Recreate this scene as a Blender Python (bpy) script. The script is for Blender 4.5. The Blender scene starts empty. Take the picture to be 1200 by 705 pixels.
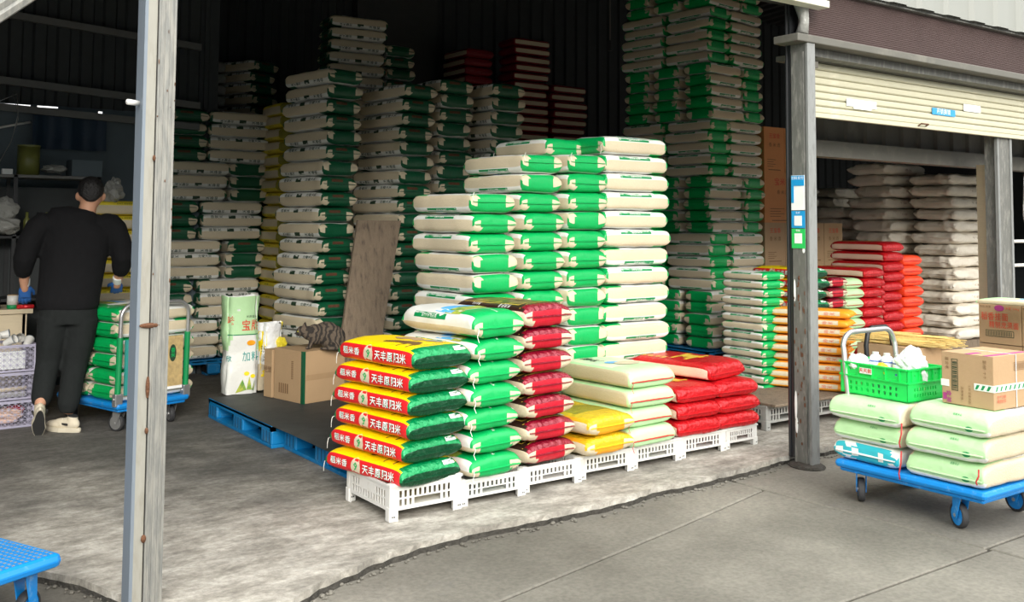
import bpy, bmesh, math, random
from mathutils import Vector, Matrix, noise
from mathutils.bvhtree import BVHTree
random.seed(7)
sc = bpy.context.scene
COL = sc.collection
R = math.radians

# ---------------- camera, sky, sun, exposure ----------------
cam_d = bpy.data.cameras.new('camera'); cam = bpy.data.objects.new('camera', cam_d); COL.objects.link(cam)
AZ, PITCH, ROLL = R(35.6), R(3.4), R(0.36)
Fh = Vector((math.sin(AZ), math.cos(AZ), 0)); Rh = Vector((math.cos(AZ), -math.sin(AZ), 0)); Zu = Vector((0, 0, 1))
Fv = Fh*math.cos(PITCH) + Zu*math.sin(PITCH); Uv = Zu*math.cos(PITCH) - Fh*math.sin(PITCH)
Rv2 = Rh*math.cos(ROLL) + Uv*math.sin(ROLL); Uv2 = Uv*math.cos(ROLL) - Rh*math.sin(ROLL)
m = Matrix((Rv2, Uv2, -Fv)).transposed().to_4x4(); m.translation = (0, 0, 1.42)
cam.matrix_world = m
cam_d.sensor_width = 36; cam_d.lens = 1143/1200*36; cam_d.shift_y = -0.132; cam_d.clip_start = .05
sc.camera = cam
world = bpy.data.worlds.new('world'); sc.world = world; world.use_nodes = True
wn = world.node_tree; bg = wn.nodes['Background']; bg.inputs[1].default_value = 3.2
# overcast sky: a third as bright at the horizon as overhead
wtc = wn.nodes.new('ShaderNodeTexCoord'); wsp = wn.nodes.new('ShaderNodeSeparateXYZ'); wmr = wn.nodes.new('ShaderNodeMapRange')
wn.links.new(wtc.outputs['Generated'], wsp.inputs[0]); wn.links.new(wsp.outputs[2], wmr.inputs[0])
wmr.inputs[1].default_value = 0; wmr.inputs[2].default_value = 1; wmr.inputs[3].default_value = .33; wmr.inputs[4].default_value = 1
wcm = wn.nodes.new('ShaderNodeVectorMath'); wcm.operation = 'SCALE'; wcm.inputs[0].default_value = (.98, .99, .97); wn.links.new(wmr.outputs[0], wcm.inputs['Scale']); wn.links.new(wcm.outputs[0], bg.inputs[0])
sun_d = bpy.data.lights.new('sun', 'SUN'); sun_d.energy = 2.3; sun_d.angle = R(24); sun_d.color = (1, .96, .88)
sun = bpy.data.objects.new('sun', sun_d); COL.objects.link(sun)
sun.rotation_euler = Vector((.30, .80, -.34)).to_track_quat('-Z', 'Y').to_euler()
sc.view_settings.view_transform = 'Standard'; sc.view_settings.look = 'None'; sc.view_settings.gamma = 1
sc.view_settings.use_curve_mapping = False; sc.view_settings.exposure = 0.6

# ---------------- materials ----------------
MC = {}
def pm(name, col, rough=.6, var=.12, vs=12, bump=0, bs=60, metal=0, col2=None, c2amt=.5, c2s=3, stretch=None, spec=.5, wave=None, detail=6):
    if name in MC: return MC[name]
    mt = bpy.data.materials.new(name); mt.use_nodes = True; MC[name] = mt
    nt = mt.node_tree; N = nt.nodes; Lk = nt.links; b = N['Principled BSDF']
    b.inputs['Roughness'].default_value = rough; b.inputs['Metallic'].default_value = metal
    b.inputs['Specular IOR Level'].default_value = spec
    tc = N.new('ShaderNodeTexCoord'); src = tc.outputs['Object']
    if stretch:
        mp = N.new('ShaderNodeMapping'); mp.inputs['Scale'].default_value = stretch; Lk.new(src, mp.inputs[0]); src = mp.outputs[0]
    n1 = N.new('ShaderNodeTexNoise'); n1.inputs['Scale'].default_value = vs; n1.inputs['Detail'].default_value = detail; Lk.new(src, n1.inputs[0])
    mx = N.new('ShaderNodeMix'); mx.data_type = 'RGBA'
    mx.inputs[6].default_value = tuple(max(0, x*(1-var)) for x in col)+(1,); mx.inputs[7].default_value = tuple(min(1, x*(1+var)) for x in col)+(1,)
    Lk.new(n1.outputs[0], mx.inputs[0]); out = mx.outputs[2]
    if col2:
        n2 = N.new('ShaderNodeTexNoise'); n2.inputs['Scale'].default_value = c2s; n2.inputs['Detail'].default_value = 8; n2.inputs['Roughness'].default_value = .65
        Lk.new(src, n2.inputs[0])
        rp = N.new('ShaderNodeValToRGB'); rp.color_ramp.elements[0].position = 1-c2amt-.08; rp.color_ramp.elements[1].position = 1-c2amt+.1
        Lk.new(n2.outputs[0], rp.inputs[0])
        m2 = N.new('ShaderNodeMix'); m2.data_type = 'RGBA'; Lk.new(rp.outputs[0], m2.inputs[0]); Lk.new(out, m2.inputs[6]); m2.inputs[7].default_value = tuple(col2)+(1,)
        out = m2.outputs[2]
    if wave:
        wv = N.new('ShaderNodeTexWave'); wv.inputs['Scale'].default_value = wave[0]; wv.inputs['Distortion'].default_value = wave[1]; wv.inputs['Detail'].default_value = 3
        Lk.new(src, wv.inputs[0])
        m3 = N.new('ShaderNodeMix'); m3.data_type = 'RGBA'; rp = N.new('ShaderNodeValToRGB'); rp.color_ramp.elements[0].position = .35; rp.color_ramp.elements[1].position = .65
        Lk.new(wv.outputs[0], rp.inputs[0]); Lk.new(rp.outputs[0], m3.inputs[0]); Lk.new(out, m3.inputs[6]); m3.inputs[7].default_value = tuple(wave[2])+(1,)
        out = m3.outputs[2]
    Lk.new(out, b.inputs['Base Color'])
    if bump:
        nb = N.new('ShaderNodeTexNoise'); nb.inputs['Scale'].default_value = bs; nb.inputs['Detail'].default_value = 4; Lk.new(src, nb.inputs[0])
        bp = N.new('ShaderNodeBump'); bp.inputs['Strength'].default_value = bump; bp.inputs['Distance'].default_value = .02
        Lk.new(nb.outputs[0], bp.inputs['Height']); Lk.new(bp.outputs[0], b.inputs['Normal'])
    return mt

WOV = dict(rough=.62, var=.07, vs=90, bump=.22, bs=130)
FOIL = dict(rough=.30, var=.12, vs=9, bump=.7, bs=30, spec=.7, metal=.35)
PLAS = dict(rough=.42, var=.06, vs=8, bump=.25, bs=22)
pm('cream', (.62, .53, .375), **WOV); pm('white_print', (.74, .74, .70), **PLAS)
pm('bright_green', (.0, .36, .085), **PLAS); pm('label_green', (.0, .24, .07), rough=.5)
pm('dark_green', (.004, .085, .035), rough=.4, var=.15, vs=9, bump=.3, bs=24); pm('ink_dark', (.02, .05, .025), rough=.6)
pm('ink_black', (.015, .015, .015), rough=.6); pm('ink_white', (.9, .9, .88), rough=.5)
pm('sky_blue', (.08, .42, .85), **PLAS); pm('field', (.45, .48, .06), rough=.45, var=.3, vs=40, col2=(.10, .28, .05), c2amt=.5, c2s=18)
pm('red_bag', (.62, .012, .018), **FOIL); pm('red_print', (.66, .015, .02), **PLAS); pm('yellow_print', (.90, .66, .0), **PLAS)
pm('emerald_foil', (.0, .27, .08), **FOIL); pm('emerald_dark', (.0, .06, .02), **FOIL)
pm('maroon_foil', (.26, .004, .022), rough=.24, var=.3, vs=20, bump=1, bs=30, spec=.9, metal=.25); pm('crimson', (.50, .004, .02), **PLAS)
pm('black_print', (.03, .012, .008), rough=.35, var=.3, bump=.25, bs=22); pm('gold_ink', (.75, .52, .06), rough=.35)
pm('bronze_field', (.10, .06, .01), rough=.35, var=.4, vs=30, col2=(.34, .25, .02), c2amt=.45, c2s=14)
pm('gold_foil', (.80, .55, .02), **FOIL); pm('orange_print', (.85, .35, .01), **PLAS); pm('olive_gold', (.38, .34, .02), **FOIL)
pm('pale_green', (.46, .70, .38), **PLAS); pm('khaki', (.55, .46, .30), **WOV); pm('pale_art', (.62, .78, .55), rough=.4, var=.1, vs=10, col2=(.75, .72, .50), c2amt=.48, c2s=9)
pm('red_thread', (.45, .03, .03)); pm('white_thread', (.8, .78, .72)); pm('pink_cream', (.80, .55, .42), **WOV)
pm('orange_bag', (.85, .33, .02), **PLAS); pm('tomato', (.85, .06, .015), **PLAS); pm('sack_white', (.74, .68, .58), rough=.7, var=.08, vs=30, bump=1, bs=9)
pm('yellow_strip', (.72, .58, .03), **PLAS); pm('grey_bag', (.30, .30, .28), rough=.35, var=.1, bump=.4, bs=30)
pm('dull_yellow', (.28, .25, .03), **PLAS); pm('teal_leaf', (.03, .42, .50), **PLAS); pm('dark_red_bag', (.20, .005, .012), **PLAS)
pm('kraft', (.42, .275, .15), rough=.75, var=.07, vs=8, bump=.1, bs=30); pm('kraft_inside', (.36, .23, .12), rough=.8); pm('kraft_ink', (.20, .11, .05), rough=.8)
pm('orange_carton', (.62, .27, .10), rough=.75, var=.06)
pm('carton_red', (.62, .10, .05), rough=.7); pm('purple_ink', (.36, .04, .20), rough=.6)
pm('white_plastic', (.66, .65, .62), rough=.4, var=.05, col2=(.55, .52, .46), c2amt=.36, c2s=20)
pm('grey_plastic', (.40, .40, .38), rough=.5, col2=(.28, .26, .22), c2amt=.4, c2s=14)
pm('blue_plastic', (.0, .18, .44), rough=.45, var=.12, vs=14, col2=(.12, .30, .45), c2amt=.36, c2s=16)
pm('blue_trolley', (.005, .22, .62), rough=.38, var=.08, col2=(.20, .42, .66), c2amt=.34, c2s=25)
pm('green_plastic', (.01, .62, .10), rough=.35, var=.06)
pm('steel', (.50, .50, .50), rough=.35, metal=.8, var=.1, bump=.05)
pm('galv', (.19, .19, .178), rough=.5, metal=.15, var=.12, vs=20, col2=(.27, .262, .235), c2amt=.5, c2s=6, stretch=(8, 8, 1.2), bump=.1)
pm('galv_blue', (.17, .20, .235), rough=.5, metal=.15, var=.1, vs=20, stretch=(8, 8, 1))
pm('galv_cream', (.27, .26, .225), rough=.5, var=.1, vs=15, col2=(.23, .215, .18), c2amt=.42, c2s=7, stretch=(6, 6, 1))
pm('post_grey', (.115, .115, .105), rough=.6, var=.3, vs=14, col2=(.22, .215, .195), c2amt=.42, c2s=9, stretch=(4, 4, 1), bump=.1)
pm('post_side', (.20, .205, .20), rough=.55, var=.15, vs=14, col2=(.13, .13, .125), c2amt=.4, c2s=9, stretch=(4, 4, 1))
pm('rust', (.11, .045, .02), rough=.9, var=.4, vs=60, bump=.5, bs=80); pm('black_metal', (.012, .013, .015), rough=.5)
pm('rubber', (.03, .03, .032), rough=.7, var=.3); pm('mat_black', (.035, .04, .042), rough=.6, var=.35, vs=9, bump=.2, bs=120, col2=(.06, .065, .065), c2amt=.45, c2s=3)
pm('wood_grey', (.22, .165, .115), rough=.85, var=.35, vs=14, stretch=(6, 6, 1.2), bump=.5, bs=22, col2=(.10, .075, .055), c2amt=.42, c2s=7)
pm('wood_pale', (.62, .52, .36), rough=.6, var=.08, vs=10, stretch=(1, 1, 8)); pm('dark_wall', (.035, .04, .042), rough=.7, var=.2)
pm('roof_dark', (.05, .052, .052), rough=.6, var=.2); pm('blue_grey_wall', (.10, .13, .15), rough=.8, var=.15, vs=4)
pm('purlin', (.13, .13, .125), rough=.5, var=.15); pm('panel_white', (.23, .235, .215), rough=.5, var=.06, vs=3, stretch=(1, 1, .2))
pm('brown_mesh', (.058, .034, .031), rough=.8, var=.15, vs=4); pm('beam_grey', (.105, .10, .085), rough=.65, var=.18, vs=5, col2=(.16, .15, .125), c2amt=.4, c2s=4)
pm('shutter_cream', (.50, .475, .345), rough=.45, var=.05, vs=6, col2=(.60, .56, .42), c2amt=.36, c2s=4, stretch=(1, 1, 3)); pm('frame_cream', (.70, .69, .58), rough=.5)
pm('sticker_blue', (.01, .28, .60), rough=.4); pm('sticker_green', (.02, .50, .10), rough=.4); pm('sticker_white', (.80, .82, .80), rough=.45)
pm('poly_clear_white', (.78, .78, .78), rough=.25, var=.05, bump=.6, bs=30); pm('lilac', (.42, .40, .52), rough=.45)
pm('tarp_blue', (.01, .03, .06), rough=.6, bump=.5, bs=10); pm('noodle', (.75, .55, .20), rough=.6, var=.3, vs=60)
pm('olive_pot', (.16, .17, .04), rough=.35)
pm('cloth_black', (.007, .007, .008), rough=.9, spec=.2, var=.3, vs=30, bump=1, bs=7, stretch=(1, 1, .6)); pm('cloth_grey', (.016, .018, .018), rough=.95, spec=.15, var=.2, vs=30, bump=1, bs=7, stretch=(1, 1, .7))
pm('skin', (.52, .27, .17), rough=.55, var=.06); pm('hair', (.008, .007, .007), rough=.5, bump=.6, bs=90)
pm('glove_white', (.66, .68, .66), rough=.9, bump=.3, bs=150); pm('glove_blue', (.02, .10, .32), rough=.6)
pm('shoe_cream', (.62, .55, .42), rough=.7, var=.1); pm('shoe_sole', (.60, .54, .42), rough=.7); pm('shoe_dark', (.03, .03, .03), rough=.7)
pm('cat_fur', (.12, .09, .065), rough=.9, var=.35, vs=60, bump=.5, bs=160, wave=(9, 14, (.03, .024, .02)))
pm('glass_eye', (.35, .32, .05), rough=.1); pm('wood_brown', (.16, .075, .02), rough=.5, var=.4, vs=40); pm('straw_art', (.50, .36, .16), rough=.6, var=.45, vs=45); pm('teal_print', (.03, .28, .25), rough=.5)

def M(n): return MC[n]

# ---------------- mesh helpers ----------------
class MB:
    def __init__(s): s.v = []; s.f = []; s.mi = []; s.mats = []
    def m(s, name):
        if name not in s.mats: s.mats.append(name)
        return s.mats.index(name)
    def add(s, vs, fs, mat):
        o = len(s.v); s.v += [tuple(v) for v in vs]; i = s.m(mat)
        for f in fs: s.f.append(tuple(k+o for k in f)); s.mi.append(i)
        return s
    def box(s, x0, x1, y0, y1, z0, z1, mat, rot=0, c=None, bev=0):
        if bev:
            b = min(bev, (x1-x0)*.45, (y1-y0)*.45, (z1-z0)*.45); vs = []; fs = []
            # rounded box: rings
            def ring(z, ins):
                r = []
                for (cx, cy, a0) in ((x1-b, y1-b, 0), (x0+b, y1-b, 90), (x0+b, y0+b, 180), (x1-b, y0+b, 270)):
                    for k in range(3):
                        a = R(a0+45*k); r.append((cx+(b-ins)*math.cos(a), cy+(b-ins)*math.sin(a), z))
                return r
            rings = [ring(z0, b*.75), ring(z0+b*.3, b*.25), ring(z0+b, 0), ring(z1-b, 0), ring(z1-b*.3, b*.25), ring(z1, b*.75)]
            for r in rings: vs += r
            for j in range(5):
                for k in range(12): fs.append((j*12+k, j*12+(k+1) % 12, (j+1)*12+(k+1) % 12, (j+1)*12+k))
            fs.append(tuple(range(11, -1, -1))); fs.append(tuple(range(60, 72)))
        else:
            vs = [(x, y, z) for z in (z0, z1) for (x, y) in ((x0, y0), (x1, y0), (x1, y1), (x0, y1))]
            fs = [(3, 2, 1, 0), (4, 5, 6, 7), (0, 1, 5, 4), (1, 2, 6, 5), (2, 3, 7, 6), (3, 0, 4, 7)]
        if rot:
            cc = c or ((x0+x1)/2, (y0+y1)/2); ca, sa = math.cos(rot), math.sin(rot)
            vs = [(cc[0]+(x-cc[0])*ca-(y-cc[1])*sa, cc[1]+(x-cc[0])*sa+(y-cc[1])*ca, z) for x, y, z in vs]
        return s.add(vs, fs, mat)
    def tube(s, pts, r, mat, seg=8, caps=True, wd=None):
        pts = [Vector(p) for p in pts]; rs = r if isinstance(r, (list, tuple)) else [r]*len(pts)
        vs = []; fs = []; n = len(pts); prev = Vector(wd) if wd is not None else None
        for i, p in enumerate(pts):
            t = (pts[min(i+1, n-1)]-pts[max(i-1, 0)]).normalized()
            if prev is None: u = t.orthogonal().normalized()
            else: u = (prev-t*prev.dot(t)).normalized()
            prev = u; w = t.cross(u)
            rr = rs[i] if isinstance(rs[i], (list, tuple)) else (rs[i], rs[i])
            for k in range(seg):
                a = 2*math.pi*k/seg; vs.append(p+u*math.cos(a)*rr[0]+w*math.sin(a)*rr[1])
        for i in range(n-1):
            for k in range(seg): fs.append((i*seg+k, i*seg+(k+1) % seg, (i+1)*seg+(k+1) % seg, (i+1)*seg+k))
        if caps: fs.append(tuple(range(seg-1, -1, -1))); fs.append(tuple(range((n-1)*seg, n*seg)))
        return s.add(vs, fs, mat)
    def ell(s, c, r, mat, seg=14, rings=9, tilt=None):
        vs = []; fs = []
        for j in range(1, rings):
            ph = math.pi*j/rings
            for k in range(seg):
                a = 2*math.pi*k/seg; vs.append(Vector((r[0]*math.sin(ph)*math.cos(a), r[1]*math.sin(ph)*math.sin(a), r[2]*math.cos(ph))))
        vs += [Vector((0, 0, r[2])), Vector((0, 0, -r[2]))]; T = len(vs)-2
        if tilt: vs = [tilt @ v for v in vs]
        vs = [v+Vector(c) for v in vs]
        for j in range(rings-2):
            for k in range(seg): fs.append((j*seg+k, (j+1)*seg+k, (j+1)*seg+(k+1) % seg, j*seg+(k+1) % seg))
        for k in range(seg):
            fs.append((T, k, (k+1) % seg)); fs.append((T+1, (rings-2)*seg+(k+1) % seg, (rings-2)*seg+k))
        return s.add(vs, fs, mat)
    def cells(s, us, vs_, solid, t, mat, frame):
        # a plate with holes: frame(u, v, w) -> point; w in 0..t
        idx = {}; vv = []; ff = []
        def P(i, j, k):
            if (i, j, k) not in idx: idx[(i, j, k)] = len(vv); vv.append(frame(us[i], vs_[j], t*k))
            return idx[(i, j, k)]
        nu, nv = len(us)-1, len(vs_)-1
        S = lambda i, j: 0 <= i < nu and 0 <= j < nv and solid(i, j)
        for i in range(nu):
            for j in range(nv):
                if not S(i, j): continue
                ff.append((P(i, j, 0), P(i+1, j, 0), P(i+1, j+1, 0), P(i, j+1, 0)))
                ff.append((P(i, j, 1), P(i, j+1, 1), P(i+1, j+1, 1), P(i+1, j, 1)))
                if not S(i-1, j): ff.append((P(i, j, 0), P(i, j+1, 0), P(i, j+1, 1), P(i, j, 1)))
                if not S(i+1, j): ff.append((P(i+1, j, 0), P(i+1, j, 1), P(i+1, j+1, 1), P(i+1, j+1, 0)))
                if not S(i, j-1): ff.append((P(i, j, 0), P(i, j, 1), P(i+1, j, 1), P(i+1, j, 0)))
                if not S(i, j+1): ff.append((P(i, j+1, 0), P(i+1, j+1, 0), P(i+1, j+1, 1), P(i, j+1, 1)))
        return s.add(vv, ff, mat)
    def mesh(s, name, smooth=False):
        me = bpy.data.meshes.new(name); me.from_pydata(s.v, [], s.f)
        for n in s.mats: me.materials.append(MC[n])
        me.polygons.foreach_set('material_index', s.mi)
        if smooth: me.polygons.foreach_set('use_smooth', [True]*len(s.f))
        me.update(); return me
    def build(s, name, parent=None, smooth=False, loc=None, rz=0, label=None, cat=None, group=None, kind=None, fixn=False):
        me = s.mesh(name, smooth)
        if fixn:
            bm = bmesh.new(); bm.from_mesh(me); bmesh.ops.recalc_face_normals(bm, faces=bm.faces); bm.to_mesh(me); bm.free()
        return link(name, me, parent, loc, rz, label, cat, group, kind)

def link(name, me, parent=None, loc=None, rz=0, label=None, cat=None, group=None, kind=None):
    o = bpy.data.objects.new(name, me); COL.objects.link(o)
    if parent: o.parent = parent
    if loc: o.location = loc
    if rz: o.rotation_euler = (0, 0, rz)
    if label: o['label'] = label
    if cat: o['category'] = cat
    if group: o['group'] = group
    if kind: o['kind'] = kind
    return o
def empty(name, label, cat, loc=(0, 0, 0), rz=0, group=None): return link(name, None, None, loc, rz, label, cat, group)
def struct(name, mb, smooth=False, **k): return mb.build(name, smooth=smooth, kind='structure', **k)
def copy_tree(o, parent=None):
    c = o.copy(); COL.objects.link(c); c.parent = parent
    for ch in list(o.children): copy_tree(ch, c)
    return c
def organic(name, mb, voxel=.012, smooth=4, **kw):
    # one continuous skin: the overlapping volumes are fused by a voxel remesh and smoothed
    o = link('tmp', mb.mesh('tmp'))
    r = o.modifiers.new('r', 'REMESH'); r.mode = 'VOXEL'; r.voxel_size = voxel
    s_ = o.modifiers.new('s', 'SMOOTH'); s_.factor = .5; s_.iterations = smooth
    me = bpy.data.meshes.new_from_object(o.evaluated_get(bpy.context.evaluated_depsgraph_get()))
    bpy.data.objects.remove(o); me.materials.clear()
    me.materials.append(MC[mb.mats[0]]); me.polygons.foreach_set('use_smooth', [True]*len(me.polygons)); me.name = name
    me.polygons.foreach_set('material_index', [0]*len(me.polygons))
    return link(name, me, **kw)

# ---------------- lettering ----------------
TC = {}
def text2d(s, size, bold=0.0):
    k = (s, size, bold)
    if k in TC: return TC[k]
    cu = bpy.data.curves.new('t', 'FONT'); cu.body = s; cu.size = size; cu.align_x = 'CENTER'; cu.align_y = 'CENTER'
    cu.resolution_u = 1; cu.space_character = 1.12; cu.offset = bold*size; cu.fill_mode = 'FRONT'
    o = bpy.data.objects.new('t', cu); COL.objects.link(o)
    me = bpy.data.meshes.new_from_object(o.evaluated_get(bpy.context.evaluated_depsgraph_get()))
    vs = [(v.co.x, v.co.y) for v in me.vertices]; fs = [tuple(p.vertices) for p in me.polygons]
    bpy.data.objects.remove(o); bpy.data.meshes.remove(me); TC[k] = (vs, fs); return TC[k]
def rect2d(x0, x1, y0, y1, nx=8, ny=2):
    vs = [(x0+(x1-x0)*i/nx, y0+(y1-y0)*j/ny) for j in range(ny+1) for i in range(nx+1)]
    fs = [(j*(nx+1)+i, j*(nx+1)+i+1, (j+1)*(nx+1)+i+1, (j+1)*(nx+1)+i) for j in range(ny) for i in range(nx)]
    return vs, fs
def disc2d(cx, cy, rx, ry, n=20):
    vs = [(cx, cy)]; fs = []
    for q in (.55, 1):
        vs += [(cx+q*rx*math.cos(2*math.pi*k/n), cy+q*ry*math.sin(2*math.pi*k/n)) for k in range(n)]
    for k in range(n): fs.append((0, 1+k, 1+(k+1) % n)); fs.append((1+k, 1+n+k, 1+n+(k+1) % n, 1+(k+1) % n))
    return vs, fs
def shift(g, dx, dy, sx=1, sy=1): return [(x*sx+dx, y*sy+dy) for x, y in g[0]], g[1]
def flat_text(parent, name, s, size, mat, frame, bold=0, off=.002, sx=1, **k):
    # lettering lying on a flat face; frame(u, v, w)
    g = shift(text2d(s, size, bold), 0, 0, sx); mb = MB(); mb.add([frame(u, v, off) for u, v in g[0]], g[1], mat)
    return mb.build(name, parent, **k)
# ---------------- bags ----------------
def z_print(G, low='cream', strip='white_print', body='cream', g0=.5, lim=.25):
    def f(a, b, c, reg):
        if reg == 'end': return G if c >= 0 else (G if abs(b) < .62 else low)
        if reg == 'side': return strip if c > lim else body
        return G if (a > g0 or a < -.9) else strip
    return f
def z_redyellow(a, b, c, reg):
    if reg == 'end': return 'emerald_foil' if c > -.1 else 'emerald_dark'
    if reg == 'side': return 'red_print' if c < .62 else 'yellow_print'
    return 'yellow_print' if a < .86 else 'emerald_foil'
def z_maroon(a, b, c, reg):
    if reg == 'end': return ('maroon_foil' if abs(b) < .97 else 'cream') if c >= 0 else ('crimson' if abs(b) < .6 else 'cream')
    if reg == 'side': return 'black_print' if c > .5 else 'cream'
    if a > .84: return 'maroon_foil'
    return 'bronze_field' if (abs(b) < .72 and -.7 < a < .68) else 'black_print'
def z_gold(a, b, c, reg):
    if reg == 'end': return 'gold_foil' if c >= 0 else ('orange_print' if abs(b) < .6 else 'cream')
    if reg == 'side': return 'orange_print' if c > .4 else 'cream'
    return 'olive_gold' if -.2 < a < .45 and abs(b) < .75 else 'gold_foil'
def z_pale(a, b, c, reg):
    if reg == 'end': return 'pale_green'
    if reg == 'side': return 'khaki' if c < .75 else 'pale_green'
    return 'pale_green' if a > .45 or a < -.85 or abs(b) > .85 else 'pale_art'
def z_red(a, b, c, reg):
    if reg == 'side' and -.75 < c < .45: return 'pink_cream'
    return 'red_bag'
def z_all(n):
    return lambda a, b, c, reg: n
def z_orange(a, b, c, reg):
    if reg == 'side' and c > -.1 and a < .8: return 'cream'
    return 'orange_bag'
def z_mint(a, b, c, reg):
    if reg == 'end': return 'pale_green' if c > -.35 else 'white_print'
    if reg == 'side': return 'cream'
    return 'pale_green' if abs(a) > .4 else 'white_print'
def z_ystrip(a, b, c, reg):
    if reg == 'end': return 'dull_yellow'
    if reg == 'side': return 'yellow_strip' if c > .35 else 'cream'
    return 'yellow_strip'
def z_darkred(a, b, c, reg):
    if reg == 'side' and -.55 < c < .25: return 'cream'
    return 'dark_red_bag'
def z_teal(a, b, c, reg):
    return 'teal_leaf' if math.sin(b*9+c*3)+math.sin(a*7) > .1 and reg == 'end' else 'white_print'

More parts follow.
